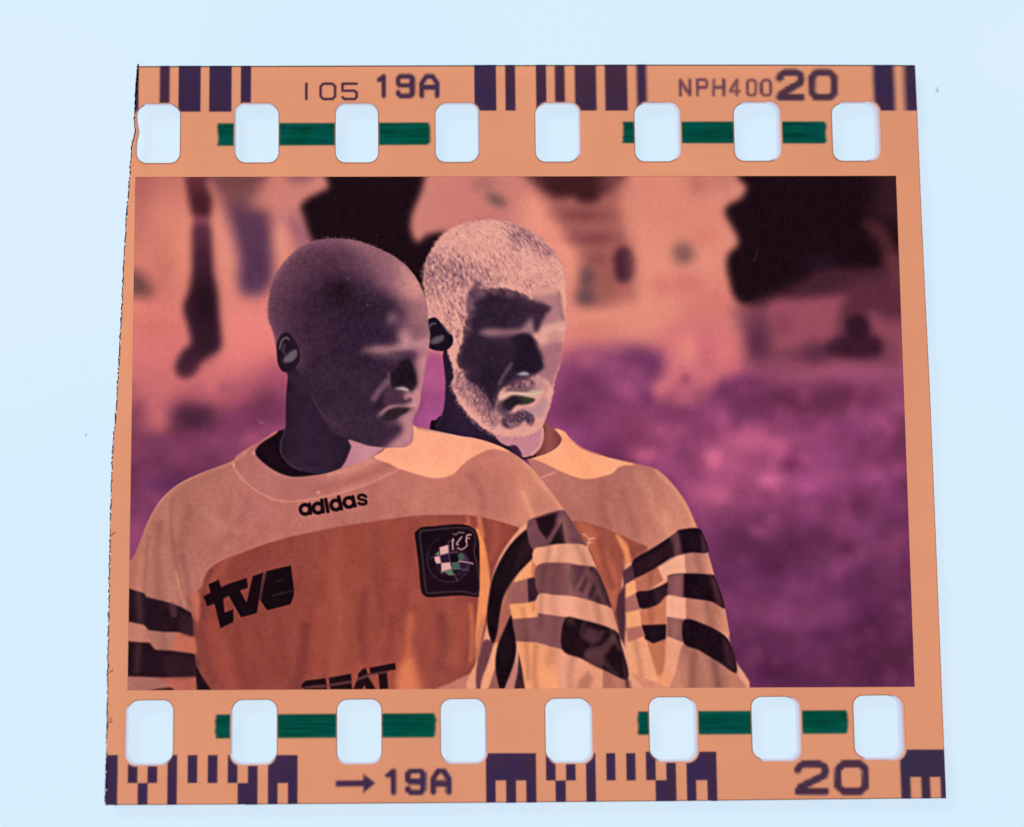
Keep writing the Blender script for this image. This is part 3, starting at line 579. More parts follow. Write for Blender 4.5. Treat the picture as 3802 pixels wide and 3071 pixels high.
    P(fF, [(340,1480),(510,1475),(524,1590),(360,1595)], (56,30,38), 14, .6)
    P(fF, [(518,1545),(560,1610),(625,1720),(535,1720)], (30,14,23)); P(fF, [(200,1690),(370,1664),(372,1720),(200,1720)], (30,14,22), 2)
    # right sleeve
    slv = fH([(372,692),(470,618),(600,574),(656,573),(690,620),(790,790),(840,900),(900,1030),(940,1150),(980,1300),(1030,1430),(1062,1560),(1070,1720),(118,1720),(122,1480),(160,1350),(180,1240),(190,1080),(230,920),(290,800)])
    P(lambda p: p, slv, (226,154,124))
    H = lambda p, c, ft=2.0, a=1.0: P(fH, p, c, ft, a, len(p) > 6)
    H([(300,1040),(360,990),(340,1200),(250,1400),(215,1400),(250,1250)], (166,96,82), 4); H([(160,1370),(215,1385),(200,1470),(150,1600),(125,1720),(110,1600),(125,1480)], (110,62,68), 4)
    H([(218,1402),(244,1372),(234,1500),(185,1690),(140,1690),(172,1560)], (236,160,122), 3); H([(180,1690),(234,1520),(260,1720)], (150,92,86), 4)
    H([(270,1690),(352,1480),(374,1550),(345,1690)], (192,122,112), 4)
    H([(328,1215),(290,1290),(245,1400),(230,1500),(240,1600),(268,1690),(312,1600),(352,1480),(358,1380),(342,1290)], D)
    H([(372,1440),(412,1600),(416,1720),(335,1720),(368,1560)], (58,34,44), 3)
    H([(432,680),(340,760),(270,860),(215,980),(190,1100),(178,1220),(188,1320),(215,1388),(240,1330),(260,1200),(290,1080),(370,960),(462,862),(468,815),(432,735)], D)
    H([(400,760),(440,720),(462,820),(380,930),(330,980)], (46,24,32), 14, .7)
    H([(462,862),(470,850),(485,975),(345,1014),(372,958)], (236,156,110)); H([(455,870),(475,870),(485,980),(455,980)], (196,108,74), 4, .8)
    H([(345,1014),(482,974),(500,1130),(400,1142),(305,1145),(308,1050)], (150,92,90)); H([(428,992),(486,980),(500,1112),(432,1138)], (54,30,44), 3)
    H([(316,1148),(400,1142),(497,1128),(494,1228),(335,1238)], (240,160,110)); H([(450,1135),(480,1130),(478,1180),(455,1200)], (210,120,72), 6, .7)
    H([(335,1238),(494,1226),(492,1384),(356,1376)], (130,78,80)); H([(356,1376),(492,1384),(560,1720),(420,1720),(390,1520)], (236,156,112), 3)
    H([(488,1384),(642,1428),(892,1548),(1062,1615),(1080,1720),(520,1720)], (226,152,122)); H([(490,1386),(580,1430),(625,1720),(510,1720)], (238,158,112), 12, .9)
    H([(740,1620),(800,1560),(830,1600),(790,1720),(720,1720)], (172,112,94), 12, .8); H([(890,1550),(1062,1615),(1080,1720),(890,1720)], (172,106,92), 4); H([(640,1440),(760,1490),(720,1600),(660,1720),(630,1600)], (236,162,134), 14, .7)
    H([(428,644),(475,614),(600,574),(660,573),(700,620),(745,700),(795,795),(650,776),(580,780),(466,812),(430,735)], (112,68,76))
    H([(478,622),(616,580),(604,660),(545,748),(500,692)], (30,14,22), 5); H([(640,642),(658,775),(562,782),(600,712)], (32,16,24), 5); S(fH, [(610,590),(590,680),(545,750)], 8, (92,56,66), 4, .8)
    H([(465,812),(560,790),(650,776),(792,793),(842,928),(740,906),(650,893),(484,912)], lambda X, Y: ramp(X, [(1990,(236,160,128)), (2060,(234,164,134)), (2075,(214,146,122)), (2150,(232,162,134)), (2200,(222,150,124))]))
    H([(484,912),(650,893),(740,906),(845,928),(900,1030),(948,1178),(860,1142),(720,1102),(600,1091),(495,1087)], (122,74,78))
    H([(690,903),(780,915),(770,960),(710,1070),(685,980)], (84,48,60), 7, .9); H([(810,925),(850,930),(900,1030),(946,1174),(840,1130),(800,1100),(830,1010)], (58,31,44), 7, .9); H([(740,1060),(780,980),(800,1000),(770,1080)], (70,40,52), 7, .8)
    H([(495,1087),(600,1091),(720,1102),(860,1142),(948,1180),(985,1312),(850,1272),(700,1232),(495,1202)], lambda X, Y: ramp(X, [(2000,(240,164,132)), (2110,(236,164,138)), (2180,(208,138,116)), (2210,(228,156,128)), (2290,(204,134,112))]))
    H([(492,1202),(700,1232),(645,1426),(490,1384)], (132,80,84)); H([(655,1240),(745,1238),(965,1308),(1005,1400),(1045,1605),(890,1548),(760,1482),(640,1424)], (31,15,23), 3)
    H([(790,1290),(900,1310),(880,1370),(820,1400),(760,1350)], (88,52,60), 12, .8); H([(800,1420),(880,1400),(940,1340),(960,1380),(900,1470),(880,1540),(780,1480)], (96,58,64), 10, .8); H([(1000,1400),(1045,1605),(1066,1720),(1050,1720),(1020,1590)], (70,38,46), 4, .8)
    # collar
    P(fF, [(1060,120),(985,175),(900,230),(865,275),(870,305),(930,360),(1000,402),(1080,427),(1150,427),(1263,412),(1300,300)], (24,9,20), 2)
    band = fF([(745,350),(800,310),(858,278),(872,308),(930,362),(1010,410),(1100,429),(1263,412)]) + fG([(300,410),(430,375),(520,340),(605,315),(700,350),(760,382),(650,442),(500,502),(300,548),(100,572),(0,557)]) + fF([(950,548),(870,503),(800,435),(752,385)])
    k.fill(band, lambda X, Y: ramp(X, [(880,(174,108,98)), (1000,(178,110,104)), (1150,(176,104,100)), (1300,(196,122,110)), (1480,(184,112,102))]), 2, clip=bmask)
    bd = k.mask(band, 2)*bmask
    k.stroke(fG([(250,500),(420,470),(600,400),(700,355)]), 30, (168,98,88), 14, .7, clip=bd); k.stroke(fG([(350,415),(470,385),(600,330)]), 16, (214,138,120), 8, .7, clip=bd)
    S(fF, [(855,284),(872,312),(930,366),(1010,414),(1100,433),(1263,416)], 5, (206,136,122), 2.5, .6)
    for pts in (fG([(0,552),(110,572),(300,548),(500,498),(650,438),(758,384)]), fF([(735,368),(790,440),(870,508),(960,553),(1040,572)])):
        k.stroke(pts, 6, (212,136,118), 2.5, .85, clip=bmask)
    S(fF, [(855,288),(858,282)], 8, (232,160,142), 2); S(fF, [(736,352),(740,360)], 10, (222,150,130), 3)
    # sunlit shoulder
    P(fG, [(838,120),(880,150),(1000,170),(1150,190),(1260,215),(1380,255),(1440,285),(1380,275),(1300,266),(1220,296),(1150,340),(1110,380),(1070,415),(1000,433),(940,431),(860,411),(760,379),(700,349),(612,313),(660,268),(720,248),(790,246),(832,205)],
      lambda X, Y: ramp(Y, [(1600,(246,164,132)), (1700,(246,166,132)), (1780,(250,172,136))]), 2.2)
    S(fJ, [(1640,872),(1900,912),(2149,962)], 4, (212,190,180), 2, .6)
    sm = k.mask(slv, 4)*bmask
    folds(k, sm, [(fH(p), w, t, a) for p, w, t, a in [
        ([(560,600),(560,800),(520,1000),(500,1300)], 22, (40,18,24), .20), ([(640,640),(690,850),(700,1050),(690,1250)], 26, (255,190,150), .16), ([(720,760),(800,950),(850,1150),(870,1320)], 24, (40,18,24), .22),
        ([(830,960),(890,1120),(930,1260),(990,1420)], 16, (255,190,150), .16), ([(600,900),(580,1100),(600,1300),(560,1500)], 30, (60,28,30), .16), ([(760,1350),(700,1500),(690,1680)], 26, (60,28,30), .18),
        ([(480,1400),(470,1550),(480,1680)], 18, (70,32,26), .22), ([(900,1500),(960,1580),(1000,1680)], 20, (255,190,150), .14), ([(400,1180),(420,1350),(430,1600)], 16, (70,32,26), .2), ([(860,1060),(800,1180),(760,1330)], 14, (255,200,160), .12)]], 1)
    folds(k, bmask, [(fF(p), w, t, a) for p, w, t, a in [
        ([(300,700),(290,900),(300,1130),(330,1320),(330,1600)], 26, (60,26,28), .16), ([(200,900),(180,1100),(190,1300),(170,1560)], 22, (255,190,160), .13), ([(440,900),(470,1050),(480,1200)], 20, (60,26,28), .18),
        ([(560,620),(640,700),(760,740)], 26, (255,200,170), .10), ([(480,620),(440,760),(430,900)], 26, (60,26,28), .12), ([(820,560),(780,680),(640,860)], 30, (60,26,28), .08)]], 2)
    folds(k, bmask, [(fG(p), w, t, a) for p, w, t, a in [
        ([(1180,420),(1240,520),(1250,640)], 26, (60,26,28), .12), ([(900,470),(860,560),(880,650)], 26, (255,200,170), .08), ([(420,760),(390,1000),(420,1300),(380,1560)], 40, (255,170,120), .08), ([(640,760),(660,1000),(640,1300)], 40, (40,12,16), .10),
        ([(1010,900),(1060,1200),(1050,1500)], 34, (255,170,120), .08), ([(860,720),(800,1000),(780,1250)], 34, (40,12,16), .08)]], 3)
    soften(k, bmask, 3.2, .75)
    k.C += ((vnoise(U, V, 4.4, 195)-.5)*8 + (fbm(U, V, 42, 197, 3, rot=1.4, stretch=2.0)-.5)*13)[..., None]*bmask[..., None]*np.array([1,.85,.8])
    # printed marks on the shirt
    paint_marks(k, bmask)
    # neck
    neck = [(1075,1330),(1068,1400),(1062,1480),(1060,1583),(1056,1600),(1041,1646),(1043,1684),(1071,1722),(1116,1747),(1185,1760)] + fJ([(450,1445),(590,1392),(720,1340),(880,1280),(1000,1240),(1180,1125),(1200,900),(900,300)])
    k.fill(neck, lambda X, Y: ramp(X, [(1050,(40,25,42)), (1150,(48,31,51)), (1280,(40,25,42))]) + ((fbm(X, Y, 40, 61, 2)-.5)*10)[..., None], 3)
    k.stroke([(1058,1600),(1042,1646),(1045,1684),(1072,1722),(1116,1747)], 5, (84,66,82), 3, .6)
    k.fill(fJ([(700,1010),(900,1060),(1190,1100),(1180,1125),(1060,1212),(900,1300),(750,1350),(600,1402),(655,1300),(705,1180),(728,1100)]), lambda X, Y: ramp(X, [(1280,(184,120,138)), (1360,(200,136,146)), (1420,(196,128,138))]), 5)
    # head
    head = fB([(205,770),(215,660),(240,540),(290,440),(370,340),(470,250),(600,202),(750,188),(900,202),(1050,250),(1200,320),(1320,410),(1400,510),(1450,610),(1480,700),(1490,800),(1497,900),(1510,980)]) \
         + fJ([(1730,-80),(1715,60),(1690,200),(1655,400),(1642,520),(1604,640),(1562,720),(1550,820),(1552,950),(1530,1040),(1450,1100),(1300,1108),(1180,1112),(1050,1098),(950,1085),(850,1050),(740,1012),(640,978),(520,920),(430,850),(350,700),(250,540),(190,400),(140,300)]) \
         + fB([(440,1230),(330,1200),(280,1090),(262,1000),(240,920),(215,850)])
    hm = k.mask(head, 4.2)
    hm = np.clip(hm + (vnoise(U, V, 7, 19)-.5)*.5*hm*(1-hm)*4, 0, 1)
    sd = poly_sd_field(k, head)
    tone = ramp(np.clip(-sd, 0, 200), [(0,(168,114,118)), (5,(128,86,98)), (16,(108,70,86)), (45,(94,60,77)), (100,(78,50,68)), (170,(64,41,60)), (200,(58,37,56))])
    dk = ramp(V, [(880,(8,4,4)), (1000,(2,0,0)), (1200,(-10,-8,-4)), (1400,(-14,-10,-6)), (1800,(-14,-10,-6))])
    tone = tone + np.array([-1, -2, 2]) + dk + ((fbm(U, V, 34, 141, 4)-.5)*20 + (vnoise(U, V, 5, 143)-.5)*12)[..., None]
    lowmask = sstep((V-1330)/60)[..., None]
    tone = tone*(1-lowmask) + (np.array([53,34,53.]) + ((fbm(U, V, 50, 151, 2)-.5)*16)[..., None])*lowmask
    k.C[:] = k.C*(1-hm[..., None]) + tone*hm[..., None]
    P = lambda f, p, col, ft=3.0, a=1.0: k.fill(f(p), col, ft, a, clip=hm)
    B = lambda f, x, y, r, col, a=.9, rot=0: k.blob(one(f, x, y), r, col, a, rot, clip=hm)
    B(fB, 350, 700, (70,90), (86,52,66), .6); B(fB, 640, 380, (110,50), (78,46,60), .6)
    P(fB, [(880,205),(1050,252),(1200,322),(1320,412),(1400,512),(1450,612),(1482,720),(1492,850),(1505,975),(1400,1015),(1300,1040),(1270,980),(1300,880),(1290,760),(1230,680),(1170,590),(1090,450),(980,300)], (176,118,124), 44, .95)
    P(fB, [(1240,360),(1330,430),(1400,520),(1450,620),(1482,720),(1470,800),(1400,680),(1340,560),(1260,450)], (216,150,142), 26, .8)
    B(fB, 1370, 590, (55,60), (212,146,138), .8); B(fB, 1160, 480, (60,60), (132,84,100), .6); B(fB, 1020, 380, (60,50), (122,78,94), .6)
    P(fB, [(1250,720),(1400,690),(1490,700),(1490,780),(1350,760)], (160,106,118), 16, .7); B(fB, 1430, 850, (36,60), (178,120,124), .6)
    B(fB, 780, 640, (62,58), (26,14,20), .95); B(fB, 900, 760, (170,50), (42,26,42), .8); B(fB, 1130, 740, (60,40), (46,28,46), .8); B(fB, 1120, 940, (110,45), (46,30,50), .85)
    B(fB, 680, 1000, (120,60), (50,30,46), .7); B(fB, 640, 880, (40,80), (66,40,54), .4)
    B(fB, 1210, 820, (18,18), (156,108,120), .8); B(fB, 1190, 860, (14,16), (122,84,102), .8)
    B(fB, 1385, 940, (22,22), (124,84,98), .9); B(fB, 1300, 960, (22,34), (190,130,136), .8)
    P(fB, [(960,1085),(1080,1052),(1200,1052),(1290,1016),(1275,975),(1330,960),(1400,1012),(1505,970),(1510,1060),(1300,1090),(1100,1120),(980,1120)], (196,138,142), 11, .9)
    P(fB, [(560,1120),(900,1090),(1060,1110),(1050,1200),(700,1240),(540,1260)], (48,30,48), 16, .8)
    # shaded eye hollow below the brow
    P(fB, [(1050,1120),(1200,1100),(1330,1100),(1310,1160),(1180,1180),(1070,1160)], (70,46,64), 9, .9); P(fB, [(1110,1128),(1210,1118),(1280,1130),(1200,1150)], (120,82,98), 9, .6)
    P(fB, [(1400,1030),(1510,1020),(1500,1200),(1440,1210)], (186,128,134), 9, .8)
    # lower face
    P(fJ, [(1590,-40),(1730,-60),(1692,200),(1655,400),(1642,520),(1604,640),(1562,720),(1552,820),(1554,950),(1532,1040),(1450,1100),(1180,1108),(1330,990),(1425,870),(1345,800),(1370,700),(1500,622),(1565,565),(1425,540),(1430,455),(1410,400),(1500,372),(1565,318),(1612,240)], (192,130,138), 8)
    P(fJ, [(1640,200),(1690,180),(1655,400),(1642,520),(1600,640),(1580,560),(1620,400)], (214,146,144), 6, .8)
    P(fJ, [(640,960),(850,1040),(1000,1080),(1170,1082),(1290,1000),(1385,900),(1415,830),(1360,800),(1200,790),(1000,830),(820,840),(640,900)], (56,36,56), 12, .95)
    P(fJ, [(1180,740),(1290,720),(1380,700),(1340,800),(1220,810)], (112,76,96), 14, .8)
    core = np.clip(k.mask(head, 6)*1.0, 0, 1)
    soften(k, core, 15, .9)
    P(fJ, [(1415,-40),(1490,-60),(1556,40),(1592,170),(1596,285),(1535,368),(1480,330),(1400,298),(1310,320),(1226,262),(1234,190),(1320,80)], (31,19,29), 9)
    k.stroke(fJ([(1225,120),(1232,200),(1228,262),(1250,300)]), 7, (150,108,122), 4, .7, clip=hm)
    P(fJ, [(1305,337),(1370,317),(1442,317),(1494,346),(1490,368),(1420,352)], (206,184,184), 2.2)
    P(fJ, [(1230,330),(1300,350),(1400,372),(1424,470),(1480,480),(1500,455),(1535,470),(1520,505),(1430,530),(1250,556),(1170,536),(1140,490)], (72,46,64), 6)
    k.stroke(fJ([(1205,240),(1130,335),(1030,465)]), 22, (132,92,108), 10, .75, clip=hm); P(fJ, [(1150,390),(1090,470),(1010,620),(1060,640),(1150,520)], (48,28,46), 8, .8)
    P(fJ, [(1145,705),(1200,642),(1300,586),(1420,578),(1505,600),(1462,652),(1385,692),(1300,752),(1200,765)], (44,31,41), 5)
    P(fJ, [(1105,668),(1150,620),(1225,572),(1330,550),(1450,556),(1565,536),(1575,575),(1420,575),(1300,580),(1200,622),(1130,688)], (208,146,148), 6)
    P(fJ, [(1060,690),(1110,640),(1150,660),(1110,720)], (112,76,96), 8, .7)
    k.stroke(fJ([(200,420),(330,660),(480,775),(620,860)]), 10, (92,60,74), 6, .6, clip=hm)
    P(fJ, [(300,660),(520,800),(700,900),(640,960),(480,880),(380,800)], (70,44,60), 26, .5)
    soften(k, core*sstep((V-1280)/60), 5, .8)
    k.C += ((vnoise(U, V, 5, 143)-.5)*9 + (fbm(U, V, 12, 149, 2)-.5)*9)[..., None]*core[..., None]
    # ear
    k.fill(fB([(285,1010),(312,960),(352,944),(402,970),(442,1040),(462,1112),(455,1180),(400,1250),(330,1260),(285,1190),(276,1070)]), (32,20,32), 4)
    k.stroke(fB([(300,1070),(318,1010),(350,984),(372,996)]), 7, (108,92,106), 4, .85); k.fill(fB([(330,1160),(375,1110),(432,1082),(440,1130),(400,1175),(345,1185)]), (112,95,108), 7, .9)
    k.stroke(fB([(340,1040),(330,1090),(345,1120)]), 8, (66,50,62), 3, .9)
    k.stroke(fB([(410,970),(460,1020),(500,1060)]), 16, (72,46,60), 8, .6)
    sdir = lambda x, y: math.atan2(y-1000, x-1250)
    strands(k, hm*(V < 1300)*sstep((-sd-4)/20)*(U < 1500), 900, sdir, (5, 12), [(110,74,90), (40,25,38), (124,86,100), (52,33,48)], .28, 41, hm)
    strands(k, np.exp(-(sd/4)**2)*(V < 1230)*(U < 1500), 260, sdir, (5, 10), [(170,118,122), (96,64,80)], .45, 42)
    # a few scratches in the emulsion
    for a in ([(838,500),(848,512),(862,520)], [(1005,715),(1008,735)], [(190,598),(197,604)], [(1080,158),(1086,162)]):
        k.stroke(fB(a), 2.5, (170,130,135), 1.5, .5)
    k.stroke(fE([(405,632),(402,670),(385,712)]), 2.5, (70,56,72), 1.5, .7)
    for x, y in ((885,95),(905,112),(925,125),(915,105),(893,108)): k.blob(one(fF, x, y), (4,3), (170,110,132), .5)

def paint_marks(k, clip):
    ink = (25,11,17)
    def ring(cx, cy, r, w):
        t = np.linspace(0, 2*math.pi, 20, endpoint=False)
        k.stroke(fL([(cx+r*math.cos(a), cy+r*math.sin(a)) for a in t]), w/6.7156, ink, 1.8, clip=clip, closed=True)
    def ln(p, w=88): k.stroke(fL(p), w/6.7156, ink, 1.8, smooth=len(p) > 2, clip=clip)
    k.fill(fL([(540,520),(1000,440),(1010,640),(560,700)]), (120,72,74), 6, .35, clip=clip)
    ring(355,615,118,94); ln([(462,485),(492,712)])
    ring(675,585,118,94); ln([(768,380),(808,680)]); ln([(868,365),(925,672)])
    ring(1120,505,118,94); ln([(1190,300),(1262,600)]); ring(1448,440,118,94); ln([(1545,300),(1600,530)])
    ln([(1870,300),(1790,255),(1700,275),(1690,345),(1780,372),(1868,405),(1868,465),(1780,488),(1690,462)], 74)
    k.blob(one(fL,685,190), (5,5), (232,158,146), .95)
    # chest lettering
    dkc = (22,9,15)
    k.fill(fN([(290,590),(490,495),(545,645),(700,575),(1050,462),(1080,655),(918,715),(1050,955),(1172,425),(1388,352),(1255,1165),(940,1250),(692,815),(585,885),(612,1155),(782,1082),(790,1340),(530,1470),(408,975),(265,1035),(190,830),(330,752)]), dkc, 2.2, smooth=False, clip=clip)
    k.fill(fN([(1450,325),(1935,212),(1998,700),(1988,830),(1925,990),(1460,1110),(1330,915)]), dkc, 2.2, smooth=False, clip=clip)
    k.stroke(fN([(1418,380),(1320,900)]), 4.5, (50,33,41), 1.6, smooth=False, clip=clip)
    k.stroke(fN([(1575,815),(1780,765),(1985,712)]), 5.5, (48,33,40), 1.8, clip=clip); k.stroke(fN([(1640,538),(1750,506)]), 5.5, (44,30,38), 1.8, smooth=False, clip=clip)
    for p in ([(188,660),(198,590),(270,522),(630,478),(650,600),(420,612)], [(235,668),(650,640),(658,800),(300,800)], [(690,472),(1090,396),(1102,522),(702,592)], [(712,622),(1102,562),(1122,800),(722,800)],
              [(1213,482),(1223,390),(1300,312),(1362,300),(1396,408)], [(1190,532),(1400,450),(1545,690),(1600,800),(1430,800),(1330,606),(1240,800),(1080,800)], [(1428,290),(1890,200),(1906,322),(1440,402)], [(1588,402),(1742,380),(1768,672),(1610,692)]):
        k.fill(fO(p), (31,14,19), 2.2, smooth=False, clip=clip)
    for p in ([(240,655),(430,628),(650,618)], [(700,606),(900,572),(1105,540)], [(1200,510),(1300,470),(1410,425)], [(1420,410),(1600,385),(1750,372)]):
        k.stroke(fO(p), 6, (74,46,52), 2, .9, clip=clip)
    # crest
    F = lambda p, c, f=2.0, a=1.0: k.fill(fM(p), c, f, a, smooth=False, clip=clip)
    W = lambda p, w, c, a=1.0, cl=False: k.stroke(fM(p), w/5.4267, c, 1.7, a, smooth=True, clip=clip, closed=cl)
    k.fill(fM([(108,335),(160,262),(265,200),(500,182),(850,146),(1100,150),(1225,190),(1335,272),(1392,430),(1412,600),(1412,1100),(1406,1500),(1380,1612),(1200,1595),(1000,1582),(700,1600),(400,1616),(290,1572),(228,1450),(190,1000),(140,600)]), (29,13,22), 2.4, clip=clip)
    k.fill(fM([(230,350),(300,290),(700,250),(800,500),(500,620),(420,900),(300,1000),(250,650)]), (22,11,22), 8, .8, clip=clip)
    W([(210,340),(265,275),(500,255),(800,222),(1150,222),(1290,300),(1335,500),(1305,700),(1368,1000),(1388,1525),(1100,1500),(700,1512),(400,1532),(338,1480),(290,1100),(240,600)], 30, (62,42,52), .95, True)
    t = np.linspace(.2, 3.5, 14)
    W([(790+430*math.cos(a), 880+430*math.sin(a)) for a in t], 34, (50,34,50), .9); W([(360,900),(350,740),(430,560),(590,450)], 30, (38,24,40), .8)
    k.fill(fM([(500,830),(560,680),(700,580),(800,545),(960,600),(1120,720),(1190,850),(1180,1010),(1080,1150),(900,1200),(700,1170),(560,1060)]), (46,26,48), 4, .9, clip=clip)
    pk = (214,162,158)
    F([(605,612),(785,558),(800,722),(620,775)], pk); F([(505,800),(612,782),(645,930),(560,945),(515,890)], pk); F([(640,930),(812,908),(858,1048),(690,1085),(645,1135)], pk); F([(560,940),(610,940),(625,1010),(590,1000)], (34,14,22))
    F([(618,782),(785,742),(806,908),(650,926)], (42,22,48)); F([(810,762),(972,738),(992,888),(832,908)], (18,9,14))
    F([(980,752),(1060,718),(1140,852),(1000,892)], (62,86,76)); F([(840,922),(1000,905),(1022,1048),(872,1066)], (64,92,80)); F([(868,1070),(1020,1055),(980,1120),(910,1140)], (24,22,20))
    F([(690,1095),(800,1048),(852,1078),(905,1165),(800,1172)], (92,116,92)); F([(515,760),(600,680),(606,774)], (100,120,104))
    W([(790,480),(795,720),(860,1060),(980,1290)], 22, (104,76,92), .7); W([(600,540),(620,780),(660,1180)], 16, (70,50,62), .5)
    W([(420,830),(520,800),(800,722),(975,705)], 18, (112,80,96), .7); W([(1000,895),(1130,905),(1280,940)], 26, (190,140,148), .95); W([(1000,1040),(1200,1070)], 16, (120,86,104), .8); W([(1100,740),(1180,860),(1160,1010),(1090,1080)], 20, (92,64,90), .8)
    lc = (200,150,154)
    W([(880,440),(872,520),(876,650)], 26, lc); W([(850,480),(900,465)], 22, lc, .9); W([(890,335),(930,355),(1000,310),(1100,318)], 22, (150,108,116), .9); W([(1055,400),(990,480),(950,545),(985,555)], 24, lc)
    W([(975,625),(1060,650),(1150,590),(1160,540),(1140,480)], 24, lc, .9); W([(1240,355),(1165,365),(1150,440),(1150,500)], 26, lc); W([(1160,430),(1215,425)], 22, lc, .9)

def paint_picture(U, V):
    k = Canvas(U, V)
    paint_background(k)
    k.C *= (1 - .15*sstep((V-1820)/260)*sstep((U-1500)/200))[..., None]*np.array([1, .98, .97])
    k.C = boxblur(boxblur(k.C, round(11/k.step)), round(11/k.step))      # the background is far out of focus
    paint_back_person(k); paint_front_person(k)
    soft = boxblur
    one_px = max(1, round(2.6/k.step))
    sm = soft(k.C, one_px); k.C = .55*k.C + .45*sm                    # grain-limited sharpness of the film
    k.C += .22*(k.C - soft(soft(k.C, round(9/k.step)), round(9/k.step)))   # edge effect of development
    k.C += ((vnoise(U, V, 4.2, 801)-.5)*5 + (vnoise(U, V, 11, 805)-.5)*5)[..., None]
    return np.clip(k.C, 6, 252)
# ---------------------------------------------------------------- end of the printed picture

# ---------------------------------------------------------------- objects and materials
def tag(o, label=None, cat=None, group=None, kind=None):
    if label: o['label'] = label
    if cat: o['category'] = cat
    if group: o['group'] = group
    if kind: o['kind'] = kind
    return o
def link(name, me, parent=None, mat=None):
    o = bpy.data.objects.new(name, me); scene.collection.objects.link(o)
    if parent is not None: o.parent = parent
    if mat is not None and me is not None: me.materials.append(mat)
    return o
def new_mat(name):
    m = bpy.data.materials.new(name); m.use_nodes = True; nt = m.node_tree
    for n in list(nt.nodes): nt.nodes.remove(n)
    return m, nt, nt.nodes.new('ShaderNodeOutputMaterial')

def dye_material(name, diffuse=0.3, gloss=0.003, colour=None, vary=0.0):
    """film dye: lets light through by its colour, sends a little fill light back, faint surface gloss"""
    m, nt, out = new_mat(name); N = nt.nodes; L = nt.links.new
    if colour is None:
        a = N.new('ShaderNodeAttribute'); a.attribute_name = 'dye'; src = a.outputs['Color']
    else:
        r = N.new('ShaderNodeRGB'); r.outputs[0].default_value = (*colour, 1); src = r.outputs[0]
    if vary:
        tc = N.new('ShaderNodeTexCoord')
        for scale, amt, det in ((90.0, vary, 2.0), (700.0, vary*.45, 3.0)):
            nz = N.new('ShaderNodeTexNoise'); nz.inputs['Scale'].default_value = scale; nz.inputs['Detail'].default_value = det
            mp = N.new('ShaderNodeMapping'); mp.inputs['Scale'].default_value = (.28, 1.0, 1.0) if scale > 200 else (.7, 1, 1)
            L(tc.outputs['Object'], mp.inputs['Vector']); L(mp.outputs[0], nz.inputs['Vector'])
            mr = N.new('ShaderNodeMapRange'); mr.inputs[1].default_value = .3; mr.inputs[2].default_value = .7; mr.inputs[3].default_value = 1-amt; mr.inputs[4].default_value = 1+amt
            L(nz.outputs[0], mr.inputs[0])
            mx = N.new('ShaderNodeMix'); mx.data_type = 'RGBA'; mx.blend_type = 'MULTIPLY'; mx.inputs[0].default_value = 1
            L(src, mx.inputs[6]); L(mr.outputs[0], mx.inputs[7]); src = mx.outputs[2]
    t = N.new('ShaderNodeBsdfTransparent'); L(src, t.inputs[0]); sh = t.outputs[0]
    if diffuse:
        sc_ = N.new('ShaderNodeMix'); sc_.data_type = 'RGBA'; sc_.blend_type = 'MULTIPLY'; sc_.inputs[0].default_value = 1
        L(src, sc_.inputs[6]); sc_.inputs[7].default_value = (diffuse, diffuse, diffuse, 1)
        d = N.new('ShaderNodeBsdfDiffuse'); L(sc_.outputs[2], d.inputs[0])
        ad = N.new('ShaderNodeAddShader'); L(sh, ad.inputs[0]); L(d.outputs[0], ad.inputs[1]); sh = ad.outputs[0]
    if gloss:
        g = N.new('ShaderNodeBsdfGlossy'); g.inputs['Roughness'].default_value = .22
        mx = N.new('ShaderNodeMixShader'); mx.inputs[0].default_value = gloss
        L(sh, mx.inputs[1]); L(g.outputs[0], mx.inputs[2]); sh = mx.outputs[0]
    L(sh, out.inputs[0]); return m

def mesh_from(name, verts, faces, col=None):
    me = bpy.data.meshes.new(name); me.from_pydata(verts, [], faces); me.update()
    if col is not None:
        at = me.attributes.new('dye', 'FLOAT_COLOR', 'POINT')
        c = np.ones((len(verts), 4), np.float32); c[:, :3] = col; at.data.foreach_set('color', c.ravel())
    return me

def grid_mesh(name, X, Y, Z, dye, keep=None):
    r, c = X.shape
    co = np.stack([X*MM, Y*MM, np.broadcast_to(Z, X.shape)*MM], -1).reshape(-1, 3)
    idx = np.arange(r*c).reshape(r, c)
    q = np.stack([idx[:-1,:-1], idx[1:,:-1], idx[1:,1:], idx[:-1,1:]], -1).reshape(-1, 4)
    d = dye.reshape(-1, 3)
    if keep is not None:
        kp = keep.reshape(-1)
        q = q[kp[q].any(1)]
        used = np.unique(q); remap = -np.ones(r*c, int); remap[used] = np.arange(len(used))
        q = remap[q]; co = co[used]; d = d[used]
    me = bpy.data.meshes.new(name)
    me.vertices.add(len(co)); me.vertices.foreach_set('co', co.astype(np.float32).ravel())
    me.loops.add(len(q)*4); me.loops.foreach_set('vertex_index', q.astype(np.int32).ravel())
    me.polygons.add(len(q)); me.polygons.foreach_set('loop_start', np.arange(0, len(q)*4, 4, dtype=np.int32))
    me.update(calc_edges=True)
    at = me.attributes.new('dye', 'FLOAT_COLOR', 'POINT')
    cc_ = np.ones((len(co), 4), np.float32); cc_[:, :3] = d; at.data.foreach_set('color', cc_.ravel())
    return me

